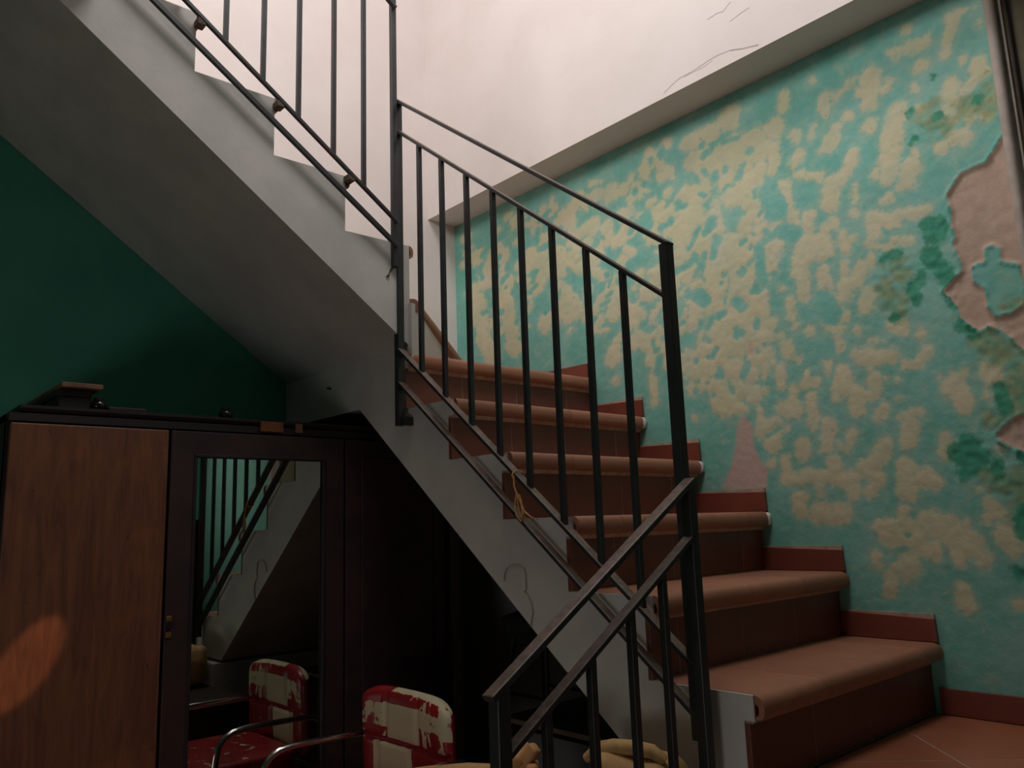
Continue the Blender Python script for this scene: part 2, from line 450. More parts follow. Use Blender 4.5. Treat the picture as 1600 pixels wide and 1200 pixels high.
# --- the blotchy turquoise wall: a fine grid with paint layers as vertex attributes (wall metres: x, z)
CREAM=[(.855,1.806,.851,1.765,.021,.023),(.894,1.796,.923,1.808,.012,.012),(.934,1.817,.951,1.823,.010,.012),(1.002,1.807,.994,1.734,.033,.037),(.966,1.774,1.008,1.745,.020,.023),(1.037,1.749,1.051,1.763,.017,.019),(.724,1.873,.716,1.831,.019,.019),(.822,1.887,.821,1.873,.012,.012),(.813,1.727,.799,1.697,.013,.015),(.883,1.694,.836,1.642,.019,.019),(.890,1.663,.849,1.637,.015,.017),(.919,1.718,.926,1.712,.016,.017),(.747,1.732,.753,1.715,.020,.020),(.751,1.654,.733,1.631,.020,.020),(.751,1.592,.813,1.559,.020,.019),(.927,1.600,.901,1.548,.019,.021),(.886,1.532,.836,1.515,.023,.023),(.986,1.665,.979,1.658,.021,.021),(1.072,1.673,1.034,1.618,.024,.024),(1.040,1.615,1.020,1.490,.032,.035),(.981,1.505,.981,1.505,.018,.020),(1.084,1.493,1.067,1.454,.032,.032),(1.099,1.520,1.099,1.520,.018,.023),(.673,1.714,.658,1.637,.022,.020),(.690,1.571,.690,1.571,.028,.028),(.920,1.479,.920,1.479,.016,.017),(1.122,1.717,1.122,1.717,.015,.019),(1.126,1.652,1.126,1.652,.018,.020),(.694,1.573,.694,1.503,.025,.023),(.851,1.524,.841,1.462,.028,.028),(.824,1.467,.824,1.467,.023,.023),(.920,1.479,.916,1.446,.013,.015),(.905,1.409,.905,1.409,.020,.018),(.996,1.416,1.015,1.423,.012,.013),(.960,1.382,.960,1.319,.022,.022),(.966,1.373,1.025,1.348,.025,.027),(1.032,1.362,1.108,1.353,.017,.019),(.936,1.303,1.001,1.271,.012,.012),(.942,1.272,.944,1.239,.014,.014),(1.013,1.294,1.053,1.282,.016,.017),(.765,1.448,.761,1.407,.024,.021),(.749,1.362,.733,1.314,.039,.039),(.790,1.349,.794,1.321,.043,.039),(.837,1.397,.815,1.387,.021,.021),(.866,1.348,.868,1.310,.019,.021),(.890,1.333,.890,1.333,.019,.017),(.660,1.471,.653,1.437,.021,.021),(.656,1.389,.636,1.377,.036,.036),(.624,1.340,.621,1.305,.025,.025),(.716,1.467,.710,1.437,.022,.020),(.798,1.261,.792,1.199,.027,.027),(.863,1.261,.860,1.238,.017,.017),(.912,1.238,.888,1.195,.028,.025),(.856,1.203,.853,1.170,.026,.026),(.820,1.178,.823,1.144,.014,.014),(.919,1.154,.913,1.127,.025,.025),(.704,1.276,.704,1.276,.022,.020),(.729,1.276,.722,1.202,.024,.024),(.652,1.240,.652,1.240,.017,.016),(.677,1.192,.677,1.192,.020,.019),(.681,1.191,.679,1.136,.017,.018),(.690,1.106,.690,1.106,.015,.013),(.730,1.081,.730,1.081,.018,.017),(.793,1.111,.839,1.107,.026,.024),(.796,1.080,.829,1.070,.017,.016),(.812,1.038,.816,1.017,.021,.019),(.879,1.056,.879,1.056,.021,.019),(.913,1.018,.949,1.004,.008,.008),(.871,.984,.974,.962,.021,.021),(.889,.968,.959,.962,.028,.028),(.904,.934,.904,.934,.014,.014),(.912,.901,.908,.861,.025,.025),(.943,.899,.943,.899,.013,.013),(.975,.891,.975,.891,.011,.011),(.820,.935,.819,.893,.030,.030),(.792,.888,.793,.865,.019,.019),(.856,.872,.853,.822,.026,.024),(.886,.861,.886,.861,.017,.017),(.981,1.048,1.006,1.030,.019,.021),(1.053,1.005,1.053,1.005,.017,.019),(1.067,.957,1.035,.930,.018,.018),(1.035,.930,1.003,.932,.015,.015),(.966,.840,.981,.840,.005,.006),(.928,.818,.913,.799,.017,.017),(1.019,.791,.983,.784,.020,.018),(.778,.975,.775,.949,.015,.015),(.710,.953,.702,.914,.017,.016),(.731,.923,.731,.923,.022,.022),(.648,1.053,.653,1.024,.022,.020),(.633,1.083,.633,1.083,.013,.012),(.619,.982,.621,.930,.023,.021),(.676,1.006,.690,1.000,.011,.010),(.621,.859,.656,.844,.033,.030),(.595,1.007,.595,1.007,.021,.019),(.716,.879,.713,.817,.021,.021),(.911,1.114,.911,1.114,.026,.023),(.652,.909,.652,.875,.019,.019),(.600,1.132,.600,1.132,.028,.026),(1.000,.776,.983,.709,.026,.026),(1.029,.784,1.029,.784,.013,.013),(.758,.789,.744,.720,.024,.022),(.833,.755,.809,.714,.018,.016),(.791,.725,.791,.725,.019,.017),(.670,.737,.670,.707,.024,.024),(.579,.813,.572,.746,.033,.030),(.621,.792,.621,.792,.016,.015),(.608,.693,.606,.637,.021,.021),(.563,.690,.563,.690,.024,.021),(.681,.641,.812,.623,.032,.029),(.766,.673,.770,.654,.030,.030),(.739,.612,.711,.601,.021,.021),(.816,.601,.813,.577,.022,.022),(.620,.633,.662,.633,.025,.022),(.646,.579,.642,.534,.027,.025),(.703,.532,.776,.529,.033,.033),(.741,.512,.767,.508,.023,.020),(.921,.709,.871,.647,.029,.029),(.853,.648,.881,.622,.029,.029),(.865,.586,.890,.621,.023,.023),(.969,.657,.968,.628,.024,.024),(.975,.615,.962,.578,.026,.030),(1.009,.613,1.009,.613,.023,.026),(.717,.784,.717,.784,.017,.017),(.655,.834,.655,.834,.021,.021),(.950,.526,.940,.485,.022,.022),(.881,.490,.964,.491,.022,.022),(.911,.463,.965,.456,.037,.033),(1.011,.489,1.059,.480,.039,.039),(.972,.442,1.014,.419,.031,.031),(1.105,.487,1.114,.459,.015,.017),(1.075,.455,1.111,.432,.037,.037),(1.074,.408,1.080,.391,.019,.019),(1.130,.419,1.147,.397,.021,.021),(1.126,.386,1.126,.386,.012,.014),(.859,.401,.862,.378,.020,.020),(.922,.378,.953,.379,.030,.034),(.946,.345,.946,.345,.020,.020),(.895,.349,.891,.315,.024,.024),(1.019,.396,1.019,.396,.016,.014),(1.079,.318,1.079,.275,.022,.022),(1.094,.270,1.094,.270,.014,.016),(1.196,.450,1.210,.429,.029,.033),(1.230,.439,1.230,.439,.024,.028),(1.193,.522,1.193,.522,.014,.017),(1.157,.499,1.200,.506,.012,.013),(1.162,.537,1.162,.537,.009,.009),(1.209,.289,1.196,.286,.013,.011),(1.146,.880,1.098,.853,.017,.017),(1.124,.856,1.143,.804,.026,.034),(1.103,.841,1.103,.841,.018,.018),(1.088,.879,1.088,.879,.008,.009),(1.208,.873,1.219,.865,.032,.032),(1.200,.813,1.200,.813,.014,.014),(1.083,.708,1.073,.675,.021,.024),(.963,.656,.963,.656,.018,.021),(.977,.627,.964,.578,.033,.033),(1.024,.624,1.041,.598,.023,.023),(1.206,.666,1.206,.666,.012,.014),(1.146,.578,1.146,.578,.014,.014),(1.166,.541,1.188,.527,.016,.016),(1.248,1.877,1.220,1.813,.018,.021),(1.236,1.887,1.295,1.879,.010,.012),(1.075,1.849,1.162,1.843,.019,.021),(1.157,1.777,1.140,1.777,.016,.018),(1.210,1.783,1.210,1.783,.018,.023),(1.287,1.714,1.290,1.689,.022,.025),(1.252,1.742,1.252,1.742,.014,.018),(1.210,1.673,1.208,1.598,.028,.031),(1.269,1.669,1.241,1.652,.016,.020),(1.287,1.563,1.250,1.568,.016,.020),(1.305,1.607,1.305,1.607,.014,.014),(1.057,1.662,1.042,1.588,.029,.029),(1.125,1.712,1.125,1.712,.018,.020),(1.206,1.533,1.232,1.527,.024,.027),(1.171,1.517,1.171,1.517,.018,.020),(1.119,1.909,1.119,1.909,.016,.016),(1.307,1.826,1.307,1.826,.011,.012),(1.047,1.768,1.047,1.768,.016,.018),(.519,1.881,.519,1.881,.052,.048),(.445,1.864,.342,1.857,.040,.034),(.244,1.896,.244,1.896,.028,.024),(.534,1.780,.481,1.754,.045,.041),(.543,1.742,.608,1.774,.045,.041),(.680,1.779,.680,1.779,.038,.038),(.370,1.778,.370,1.778,.032,.027),(.169,1.893,.169,1.893,.028,.022),(-0.053,1.162,-0.071,1.141,.046,.037),(-0.061,1.052,-0.061,1.052,.024,.018),(.114,1.036,.114,.942,.020,.016),(.131,1.057,.169,1.080,.023,.018),(.285,.969,.285,.969,.034,.029),(.067,1.189,.095,1.159,.037,.030),(-0.028,1.384,-0.058,1.315,.040,.032),(-0.104,1.481,-0.104,1.481,.030,.024),(.074,1.279,.074,1.279,.033,.027),(.130,1.224,.130,1.224,.031,.025),(.118,1.355,.118,1.355,.047,.037),(.167,1.410,.167,1.410,.041,.033),(.282,.869,.282,.869,.013,.011),(-0.938,1.755,-0.837,1.751,.019,.013),(.023,1.320,.038,1.340,.036,.027),(.542,.815,.542,.823,.025,.023),(.514,1.594,.520,1.606,.013,.012),(-0.374,1.364,-0.347,1.379,.022,.017),(.402,1.375,.408,1.375,.014,.012),(-0.248,1.384,-0.246,1.390,.039,.028),(-0.265,1.764,-0.254,1.775,.033,.026),(.060,1.730,.067,1.738,.018,.014),(.579,1.240,.600,1.268,.028,.026),(-0.086,1.602,-0.084,1.605,.027,.020),(-0.723,1.753,-0.711,1.776,.028,.019),(-0.038,1.790,-0.029,1.814,.037,.030),(.545,1.135,.552,1.142,.018,.017),(.317,1.080,.334,1.101,.028,.026),(-0.398,1.572,-0.372,1.587,.039,.029),(.174,1.285,.181,1.287,.028,.024),(.440,1.073,.439,1.083,.023,.021),(.526,1.329,.560,1.355,.016,.015),(.335,1.246,.357,1.248,.029,.025),(.139,1.073,.148,1.099,.027,.021),(-0.072,1.663,-0.058,1.668,.035,.028),(-0.953,1.886,-0.941,1.891,.042,.027),(.064,1.683,.057,1.700,.024,.020),(.376,1.139,.381,1.168,.025,.021),(.150,1.644,.150,1.644,.025,.021),(-0.264,1.610,-0.167,1.639,.024,.019),(.142,1.791,.143,1.791,.021,.018),(.592,1.309,.593,1.310,.026,.024),(-0.091,1.816,-0.088,1.820,.026,.021),(.404,1.682,.377,1.763,.019,.016),(-0.374,1.478,-0.335,1.500,.026,.020),(-0.434,1.630,-0.432,1.660,.015,.011),(.346,1.452,.380,1.474,.023,.020),(.523,1.468,.529,1.481,.018,.017),(.379,1.062,.420,1.091,.033,.028),(-0.647,1.663,-0.646,1.663,.019,.014),(.369,.945,.366,.953,.032,.029),(.577,1.027,.584,1.042,.025,.025),(.503,1.014,.555,1.044,.016,.013),(.142,1.546,.147,1.550,.015,.013),(-0.837,1.523,-0.829,1.535,.028,.018),(-0.338,1.365,-0.336,1.378,.016,.011),(.037,1.254,.045,1.257,.030,.026),(-0.465,1.779,-0.451,1.828,.033,.024),(.141,1.824,.145,1.825,.032,.026),(.546,1.047,.520,1.093,.027,.025),(.153,1.626,.190,1.638,.020,.017),(.386,1.143,.412,1.139,.024,.021),(-0.971,1.758,-0.933,1.765,.030,.020),(-0.608,1.837,-0.601,1.849,.022,.016),(.526,1.484,.560,1.501,.022,.020),(.233,1.702,.245,1.713,.017,.016),(-0.246,1.818,-0.196,1.844,.033,.024),(.191,1.508,.191,1.509,.030,.026),(.029,1.671,.011,1.704,.026,.021),(-0.424,1.727,-0.422,1.729,.042,.029),(-0.578,1.588,-0.575,1.590,.024,.016),(-0.756,1.569,-0.691,1.561,.021,.015),(-0.930,1.616,-0.908,1.619,.034,.021),(-0.339,1.623,-0.327,1.635,.022,.017),(.426,1.605,.429,1.615,.015,.012),(-0.142,1.356,-0.148,1.376,.015,.012),(-0.145,1.802,-0.112,1.790,.030,.023),(.315,1.243,.327,1.280,.036,.028),(.260,1.080,.272,1.104,.015,.013),(.328,1.283,.329,1.287,.020,.017),(.159,1.823,.179,1.830,.014,.012),(.269,1.456,.278,1.467,.020,.017),(.510,1.372,.530,1.370,.032,.029),(.408,1.462,.408,1.462,.026,.022),(.073,1.646,.093,1.667,.019,.015),(.151,1.550,.162,1.579,.013,.012),(.439,1.166,.441,1.168,.023,.021),(-0.195,1.801,-0.166,1.815,.025,.019),(.268,1.501,.275,1.564,.029,.025),(.194,1.339,.227,1.348,.028,.024),(.032,1.782,.034,1.798,.028,.021),(.303,1.062,.305,1.071,.028,.026),(.458,1.059,.484,1.087,.017,.015),(.046,1.605,.058,1.611,.028,.022),(.135,1.580,.169,1.596,.030,.024),(-0.428,1.332,-0.417,1.373,.034,.025),(.436,1.021,.453,1.025,.031,.028),(-0.716,1.514,-0.703,1.533,.031,.021),(.160,1.121,.160,1.134,.031,.027),(.558,1.551,.612,1.547,.016,.016),(.292,1.017,.307,1.057,.035,.027),(.544,1.138,.547,1.145,.014,.013),(-0.544,1.807,-0.480,1.822,.017,.012),(-0.183,1.414,-0.182,1.445,.023,.018),(.233,1.397,.235,1.401,.030,.026),(.306,1.676,.310,1.677,.028,.024),(.534,1.477,.534,1.477,.029,.027),(.106,1.730,.114,1.760,.014,.012),(.047,1.612,.051,1.628,.032,.025),(-0.437,1.641,-0.436,1.642,.020,.015),(.587,1.372,.589,1.383,.031,.028),(.217,1.380,.256,1.380,.021,.020),(.167,1.203,.163,1.211,.022,.019),(.391,.915,.463,.875,.030,.026),(.367,1.470,.367,1.470,.022,.018),(-0.408,1.607,-0.394,1.616,.019,.014),(.523,1.711,.519,1.781,.025,.023),(-0.135,1.871,-0.083,1.869,.018,.015),(-0.746,1.373,-0.706,1.384,.032,.022),(.594,1.639,.617,1.662,.028,.026),(-0.664,1.661,-0.666,1.665,.026,.019),(-0.845,1.666,-0.816,1.674,.017,.011),(-0.352,1.624,-0.350,1.640,.029,.021),(.012,1.612,.048,1.632,.034,.025),(-0.651,1.899,-0.639,1.902,.029,.020),(.594,1.601,.614,1.638,.018,.017),(.393,1.168,.407,1.176,.017,.016),(.475,1.408,.483,1.420,.013,.012),(.301,1.279,.295,1.294,.023,.019),(.253,1.189,.283,1.252,.016,.013),(.586,1.705,.592,1.710,.022,.020),(.128,1.179,.134,1.205,.030,.024),(-0.120,1.356,-0.111,1.375,.027,.019),(.024,1.167,.050,1.219,.020,.016),(-0.430,1.340,-0.428,1.344,.034,.025),(.586,1.449,.601,1.463,.021,.020),(-0.900,1.549,-0.899,1.579,.043,.027),(.550,1.350,.558,1.360,.024,.022),(.029,1.550,.060,1.531,.023,.018),(-0.543,1.561,-0.497,1.566,.039,.029),(.074,1.423,.091,1.440,.024,.021),(.307,1.200,.325,1.239,.028,.026),(-0.758,1.745,-0.749,1.760,.035,.024),(-0.737,1.493,-0.728,1.499,.034,.024),(-0.302,1.378,-0.295,1.376,.037,.027),(-0.370,1.828,-0.363,1.855,.026,.019),(.561,1.557,.582,1.567,.030,.028),(.242,1.632,.243,1.631,.027,.023),(.336,.977,.335,.987,.023,.020),(.531,.829,.540,.862,.019,.017),(.215,1.811,.214,1.815,.026,.022),(.289,1.357,.331,1.377,.020,.019),(-0.075,1.412,-0.053,1.459,.028,.021),(.405,1.171,.411,1.202,.012,.011),(-0.120,1.812,-0.107,1.818,.038,.029),(.459,1.068,.476,1.074,.021,.017),(-0.939,1.763,-0.847,1.784,.035,.024),(.464,.923,.497,.938,.031,.028),(.271,1.459,.288,1.470,.029,.025),(.378,1.796,.386,1.817,.015,.013),(.143,1.627,.145,1.630,.017,.014),(.442,1.582,.445,1.589,.012,.012),(-0.841,1.480,-0.826,1.477,.029,.019),(.501,1.162,.510,1.185,.022,.020),(.440,1.723,.446,1.731,.023,.021),(.305,1.489,.305,1.531,.020,.016),(-0.007,1.493,.002,1.512,.025,.020),(.530,1.597,.590,1.593,.014,.013),(.232,1.440,.239,1.459,.028,.024),(.405,1.344,.408,1.343,.023,.023),(.149,1.547,.155,1.571,.034,.027),(-0.333,1.771,-0.321,1.775,.025,.020),(-0.790,1.420,-0.782,1.425,.028,.019),(.241,1.358,.248,1.392,.032,.028),(-0.584,1.648,-0.571,1.654,.038,.026),(.643,1.779,.664,1.797,.017,.017),(-0.589,1.764,-0.570,1.770,.031,.023),(-0.139,1.302,-0.132,1.308,.032,.026),(.222,1.783,.242,1.784,.033,.031),(.374,1.634,.384,1.639,.033,.028),(-0.854,1.678,-0.852,1.679,.022,.014),(.559,.925,.560,.926,.014,.013),(.570,.965,.575,1.005,.018,.015),(.255,1.382,.308,1.404,.033,.026),(.259,1.048,.269,1.051,.025,.023),(-0.421,1.632,-0.418,1.644,.025,.018),(.551,1.311,.576,1.337,.019,.018),(-0.173,1.781,-0.175,1.832,.021,.016),(.122,1.840,.139,1.852,.018,.016),(.190,1.269,.204,1.283,.034,.029),(-0.724,1.454,-0.686,1.482,.038,.025),(.130,1.117,.143,1.145,.025,.021),(-0.274,1.555,-0.263,1.577,.029,.021),(.095,1.178,.122,1.201,.028,.022),(-0.103,1.363,-0.128,1.410,.015,.010),(-0.011,1.780,.003,1.792,.023,.019),(.498,1.403,.502,1.403,.015,.014),(.177,1.079,.192,1.078,.034,.029),(-0.050,1.200,-0.024,1.216,.028,.021),(.227,1.069,.251,1.102,.027,.021),(-0.513,1.578,-0.456,1.611,.028,.021),(.550,1.387,.550,1.388,.028,.025),(.323,1.124,.344,1.174,.016,.013),(.524,.906,.525,.917,.030,.027),(.508,.960,.526,.987,.027,.025),(.587,1.546,.589,1.550,.030,.030),(.413,1.721,.443,1.710,.023,.020),(.549,1.496,.579,1.516,.023,.021),(-0.701,1.566,-0.704,1.621,.019,.012),(.246,1.044,.247,1.045,.024,.019),(.068,1.741,.088,1.742,.024,.020),(-0.053,1.765,-0.029,1.789,.016,.013),(.213,1.363,.217,1.368,.016,.012),(.227,1.628,.256,1.643,.018,.015),(.452,1.345,.438,1.377,.026,.022),(.505,1.096,.531,1.094,.025,.021),(-0.837,1.632,-0.794,1.620,.040,.027),(.423,1.345,.498,1.369,.019,.017),(.479,.868,.486,.876,.018,.015),(-0.265,1.769,-0.240,1.800,.024,.017),(-0.425,1.715,-0.379,1.712,.039,.028),(.270,1.018,.278,1.017,.022,.020),(-0.270,1.655,-0.247,1.685,.019,.015),(-0.865,1.750,-0.831,1.759,.024,.017),(-0.362,1.364,-0.356,1.364,.026,.019),(.559,1.383,.558,1.400,.025,.023),(.338,1.061,.345,1.066,.013,.011),(.259,1.642,.259,1.643,.028,.024),(-0.243,1.610,-0.248,1.642,.019,.014),(.631,1.715,.646,1.722,.032,.029),(.103,1.098,.113,1.118,.028,.022),(.283,1.633,.365,1.629,.028,.024),(-0.723,1.487,-0.726,1.495,.038,.027),(.592,1.302,.597,1.303,.027,.027),(.551,1.271,.562,1.272,.023,.023),(.307,1.572,.319,1.615,.031,.026),(.358,1.771,.376,1.783,.012,.011),(-0.148,1.342,-0.122,1.375,.029,.022),(.480,1.175,.511,1.187,.019,.019),(-0.602,1.860,-0.560,1.870,.038,.027),(-0.307,1.779,-0.273,1.793,.037,.028),(-0.902,1.611,-0.895,1.627,.040,.027),(-0.277,1.710,-0.267,1.717,.036,.026),(.547,1.306,.561,1.315,.020,.019),(.630,1.695,.630,1.725,.018,.017),(.144,1.848,.143,1.860,.017,.015),(-0.544,1.364,-0.544,1.365,.022,.015),(.030,1.170,.052,1.174,.031,.025),(.467,1.170,.488,1.186,.015,.012),(.301,1.062,.321,1.081,.033,.030),(.298,1.534,.316,1.546,.027,.023),(-0.465,1.837,-0.345,1.838,.024,.018),(-0.447,1.851,-0.405,1.866,.022,.016),(-0.704,1.752,-0.699,1.753,.037,.025),(-0.096,1.398,-0.075,1.422,.034,.028),(.262,1.477,.284,1.498,.022,.017),(.507,1.083,.559,1.037,.029,.027),(.023,1.284,.055,1.298,.035,.028),(.403,1.259,.407,1.271,.016,.013),(.384,1.123,.419,1.152,.017,.016),(-0.133,1.677,-0.131,1.696,.034,.026),(-0.533,1.442,-0.514,1.462,.025,.017),(.157,1.756,.158,1.756,.023,.018),(.126,1.597,.133,1.599,.026,.021),(.182,1.660,.213,1.666,.019,.017),(-0.062,1.610,-0.056,1.631,.026,.021),(.022,1.157,.069,1.211,.017,.013),(.256,1.747,.263,1.749,.017,.014),(.303,1.060,.360,1.060,.023,.020),(.527,1.028,.532,1.037,.025,.025),(-0.151,1.527,-0.115,1.571,.032,.024),(-0.137,1.503,-0.130,1.504,.026,.020),(.507,.904,.551,.921,.020,.017),(-0.816,1.429,-0.802,1.430,.039,.026),(.373,1.235,.376,1.256,.028,.025),(.612,1.527,.618,1.529,.024,.022),(.531,1.037,.561,1.055,.020,.019),(.210,1.582,.254,1.578,.020,.017),(.618,1.386,.611,1.425,.018,.016),(-0.352,1.534,-0.332,1.561,.017,.013),(-0.633,1.410,-0.677,1.458,.033,.022),(.289,1.081,.300,1.089,.022,.017),(-0.367,1.877,-0.360,1.891,.017,.013),(.293,1.446,.296,1.446,.021,.019),(.428,1.750,.464,1.786,.019,.018),(.516,1.221,.518,1.221,.033,.030),(.437,1.214,.436,1.216,.027,.023),(.284,1.318,.348,1.330,.024,.020),(.139,1.421,.173,1.428,.025,.020),(.323,1.032,.338,1.061,.018,.017),(.428,1.458,.439,1.493,.029,.026),(-0.298,1.351,-0.238,1.363,.034,.025),(.046,1.314,.070,1.335,.015,.013),(.224,1.286,.226,1.318,.023,.019),(.596,1.774,.613,1.781,.027,.025),(.066,1.286,.036,1.331,.031,.025),(-0.710,1.552,-0.703,1.553,.017,.011),(.493,1.433,.508,1.435,.014,.012),(.475,1.787,.476,1.795,.016,.014),(.523,1.150,.526,1.151,.023,.021),(.238,1.378,.239,1.379,.026,.022),(-0.244,1.538,-0.156,1.524,.026,.020),(-0.231,1.587,-0.230,1.587,.029,.023),(-0.286,1.296,-0.281,1.296,.015,.011),(-0.686,1.673,-0.671,1.738,.037,.026),(.613,1.692,.612,1.732,.017,.015),(.533,1.718,.559,1.717,.013,.013),(.371,1.018,.411,1.034,.027,.023),(-0.077,1.408,-0.065,1.437,.031,.023),(.426,1.314,.431,1.315,.028,.026),(-0.887,1.741,-0.869,1.744,.023,.015),(.334,1.236,.346,1.259,.026,.022),(.343,1.462,.369,1.467,.034,.031),(.426,1.423,.434,1.462,.022,.018),(.305,1.500,.309,1.504,.020,.017),(-0.278,1.606,-0.278,1.608,.018,.013),(.503,1.603,.556,1.620,.032,.032),(.097,1.768,.098,1.780,.032,.028),(-0.215,1.552,-0.185,1.572,.025,.018),(.353,1.650,.393,1.655,.015,.013),(-0.020,1.591,.017,1.613,.036,.027),(-0.255,1.731,-0.278,1.772,.037,.029),(.626,1.738,.637,1.752,.013,.012),(-0.814,1.642,-0.780,1.715,.041,.028),(.356,1.635,.395,1.660,.025,.022),(-0.466,1.572,-0.456,1.608,.028,.021),(.267,1.606,.282,1.636,.019,.015),(.401,1.795,.404,1.805,.024,.023),(.497,1.587,.533,1.582,.028,.026),(.495,1.261,.495,1.261,.027,.024),(.384,1.132,.413,1.153,.016,.014),(.538,1.294,.537,1.298,.017,.015),(.417,1.159,.422,1.175,.018,.016),(.253,1.415,.258,1.426,.024,.022),(.465,.926,.488,.926,.019,.016),(-0.438,1.346,-0.440,1.362,.035,.026),(.500,1.430,.492,1.445,.026,.024),(.395,1.416,.404,1.431,.015,.014),(-0.526,1.488,-0.451,1.510,.022,.016),(.366,1.483,.367,1.486,.015,.014),(.575,1.641,.578,1.644,.012,.011),(-0.870,1.393,-0.853,1.427,.036,.023),(-0.288,1.424,-0.285,1.426,.038,.027),(.505,1.213,.535,1.215,.025,.023),(.267,1.460,.281,1.472,.021,.018),(.486,1.584,.474,1.604,.022,.022),(.402,.891,.441,.916,.032,.025),(.462,.943,.514,.928,.034,.028),(.383,1.331,.387,1.356,.016,.013),(-0.331,1.413,-0.267,1.419,.038,.028),(-0.296,1.789,-0.297,1.796,.034,.025),(.435,1.604,.436,1.605,.016,.014),(.451,1.229,.465,1.254,.015,.014),(.177,1.414,.178,1.414,.020,.016),(.236,1.557,.270,1.570,.031,.026),(.043,1.376,.052,1.387,.015,.013),(.498,1.745,.520,1.766,.025,.023),(.408,1.231,.412,1.239,.027,.023),(.191,1.092,.197,1.126,.020,.017),(.573,1.423,.623,1.433,.017,.016),(-0.743,1.639,-0.730,1.643,.041,.026),(.045,1.610,.032,1.628,.032,.026),(-0.436,1.603,-0.414,1.692,.030,.022),(.591,1.310,.586,1.364,.021,.021),(.070,1.269,.091,1.280,.013,.011),(-0.213,1.685,-0.126,1.706,.035,.027),(-0.448,1.369,-0.436,1.383,.023,.017),(.147,1.698,.177,1.696,.014,.013),(.591,1.515,.591,1.516,.014,.013),(.204,1.437,.206,1.438,.017,.014),(.454,.999,.481,1.007,.032,.027),(.535,.795,.542,.800,.027,.027),(.428,1.019,.438,1.021,.013,.012),(-0.175,1.574,-0.131,1.575,.034,.026),(.449,1.716,.457,1.716,.015,.014),(.316,.963,.336,.971,.024,.021),(-0.158,1.265,-0.100,1.258,.018,.013),(.470,1.659,.497,1.676,.029,.029),(-0.567,1.818,-0.524,1.815,.028,.020),(.217,1.209,.221,1.221,.027,.021),(-0.603,1.391,-0.601,1.397,.019,.012),(.593,1.486,.608,1.488,.016,.016),(.574,1.676,.598,1.723,.014,.013),(.568,1.097,.580,1.101,.033,.028),(-0.659,1.534,-0.649,1.606,.035,.025),(.629,1.589,.642,1.592,.016,.016),(-0.153,1.296,-0.161,1.312,.037,.028),(.420,1.003,.451,1.019,.021,.017),(.549,1.621,.565,1.639,.028,.026),(-0.526,1.573,-0.521,1.573,.019,.015),(.511,1.176,.540,1.180,.020,.019),(-0.567,1.848,-0.561,1.881,.034,.024),(.499,1.093,.536,1.135,.026,.024),(.066,1.293,.067,1.294,.034,.027),(-0.195,1.318,-0.199,1.357,.023,.018),(.210,1.807,.206,1.870,.026,.023),(.488,1.054,.446,1.134,.019,.016),(-0.336,1.498,-0.315,1.502,.015,.011),(.182,1.620,.219,1.625,.029,.025),(.143,1.262,.144,1.268,.026,.021),(.505,1.199,.513,1.202,.031,.028),(.310,1.480,.310,1.480,.028,.026),(-0.896,1.778,-0.867,1.787,.044,.029),(.528,.967,.525,.980,.017,.016),(-0.724,1.845,-0.713,1.856,.025,.017),(.443,.888,.452,.906,.024,.020),(.046,1.793,.080,1.835,.018,.015),(-0.944,1.813,-0.918,1.822,.031,.021),(-0.301,1.414,-0.302,1.469,.032,.023),(-0.725,1.611,-0.700,1.628,.040,.027),(.499,1.340,.508,1.378,.014,.012),(.123,1.087,.131,1.103,.024,.019),(.403,.933,.403,.936,.017,.013),(.324,1.655,.341,1.435,.062,.053),(.414,1.542,.413,1.300,.048,.044),(.363,1.782,.447,1.731,.047,.040),(.428,1.184,.376,1.038,.057,.048),(.511,1.320,.469,1.087,.048,.040),(.382,.960,.401,.892,.047,.040),(.554,1.221,.559,1.155,.044,.044),(.350,1.479,.547,1.399,.057,.048),(-0.501,1.671,-0.467,1.548,.064,.045),(-0.346,1.628,-0.327,1.567,.058,.042),(-0.645,1.301,-0.621,1.282,.050,.034),(-0.677,1.512,-0.642,1.358,.050,.036),(-0.879,1.560,-0.860,1.464,.058,.038),(-0.862,1.404,-0.777,1.268,.053,.036)]
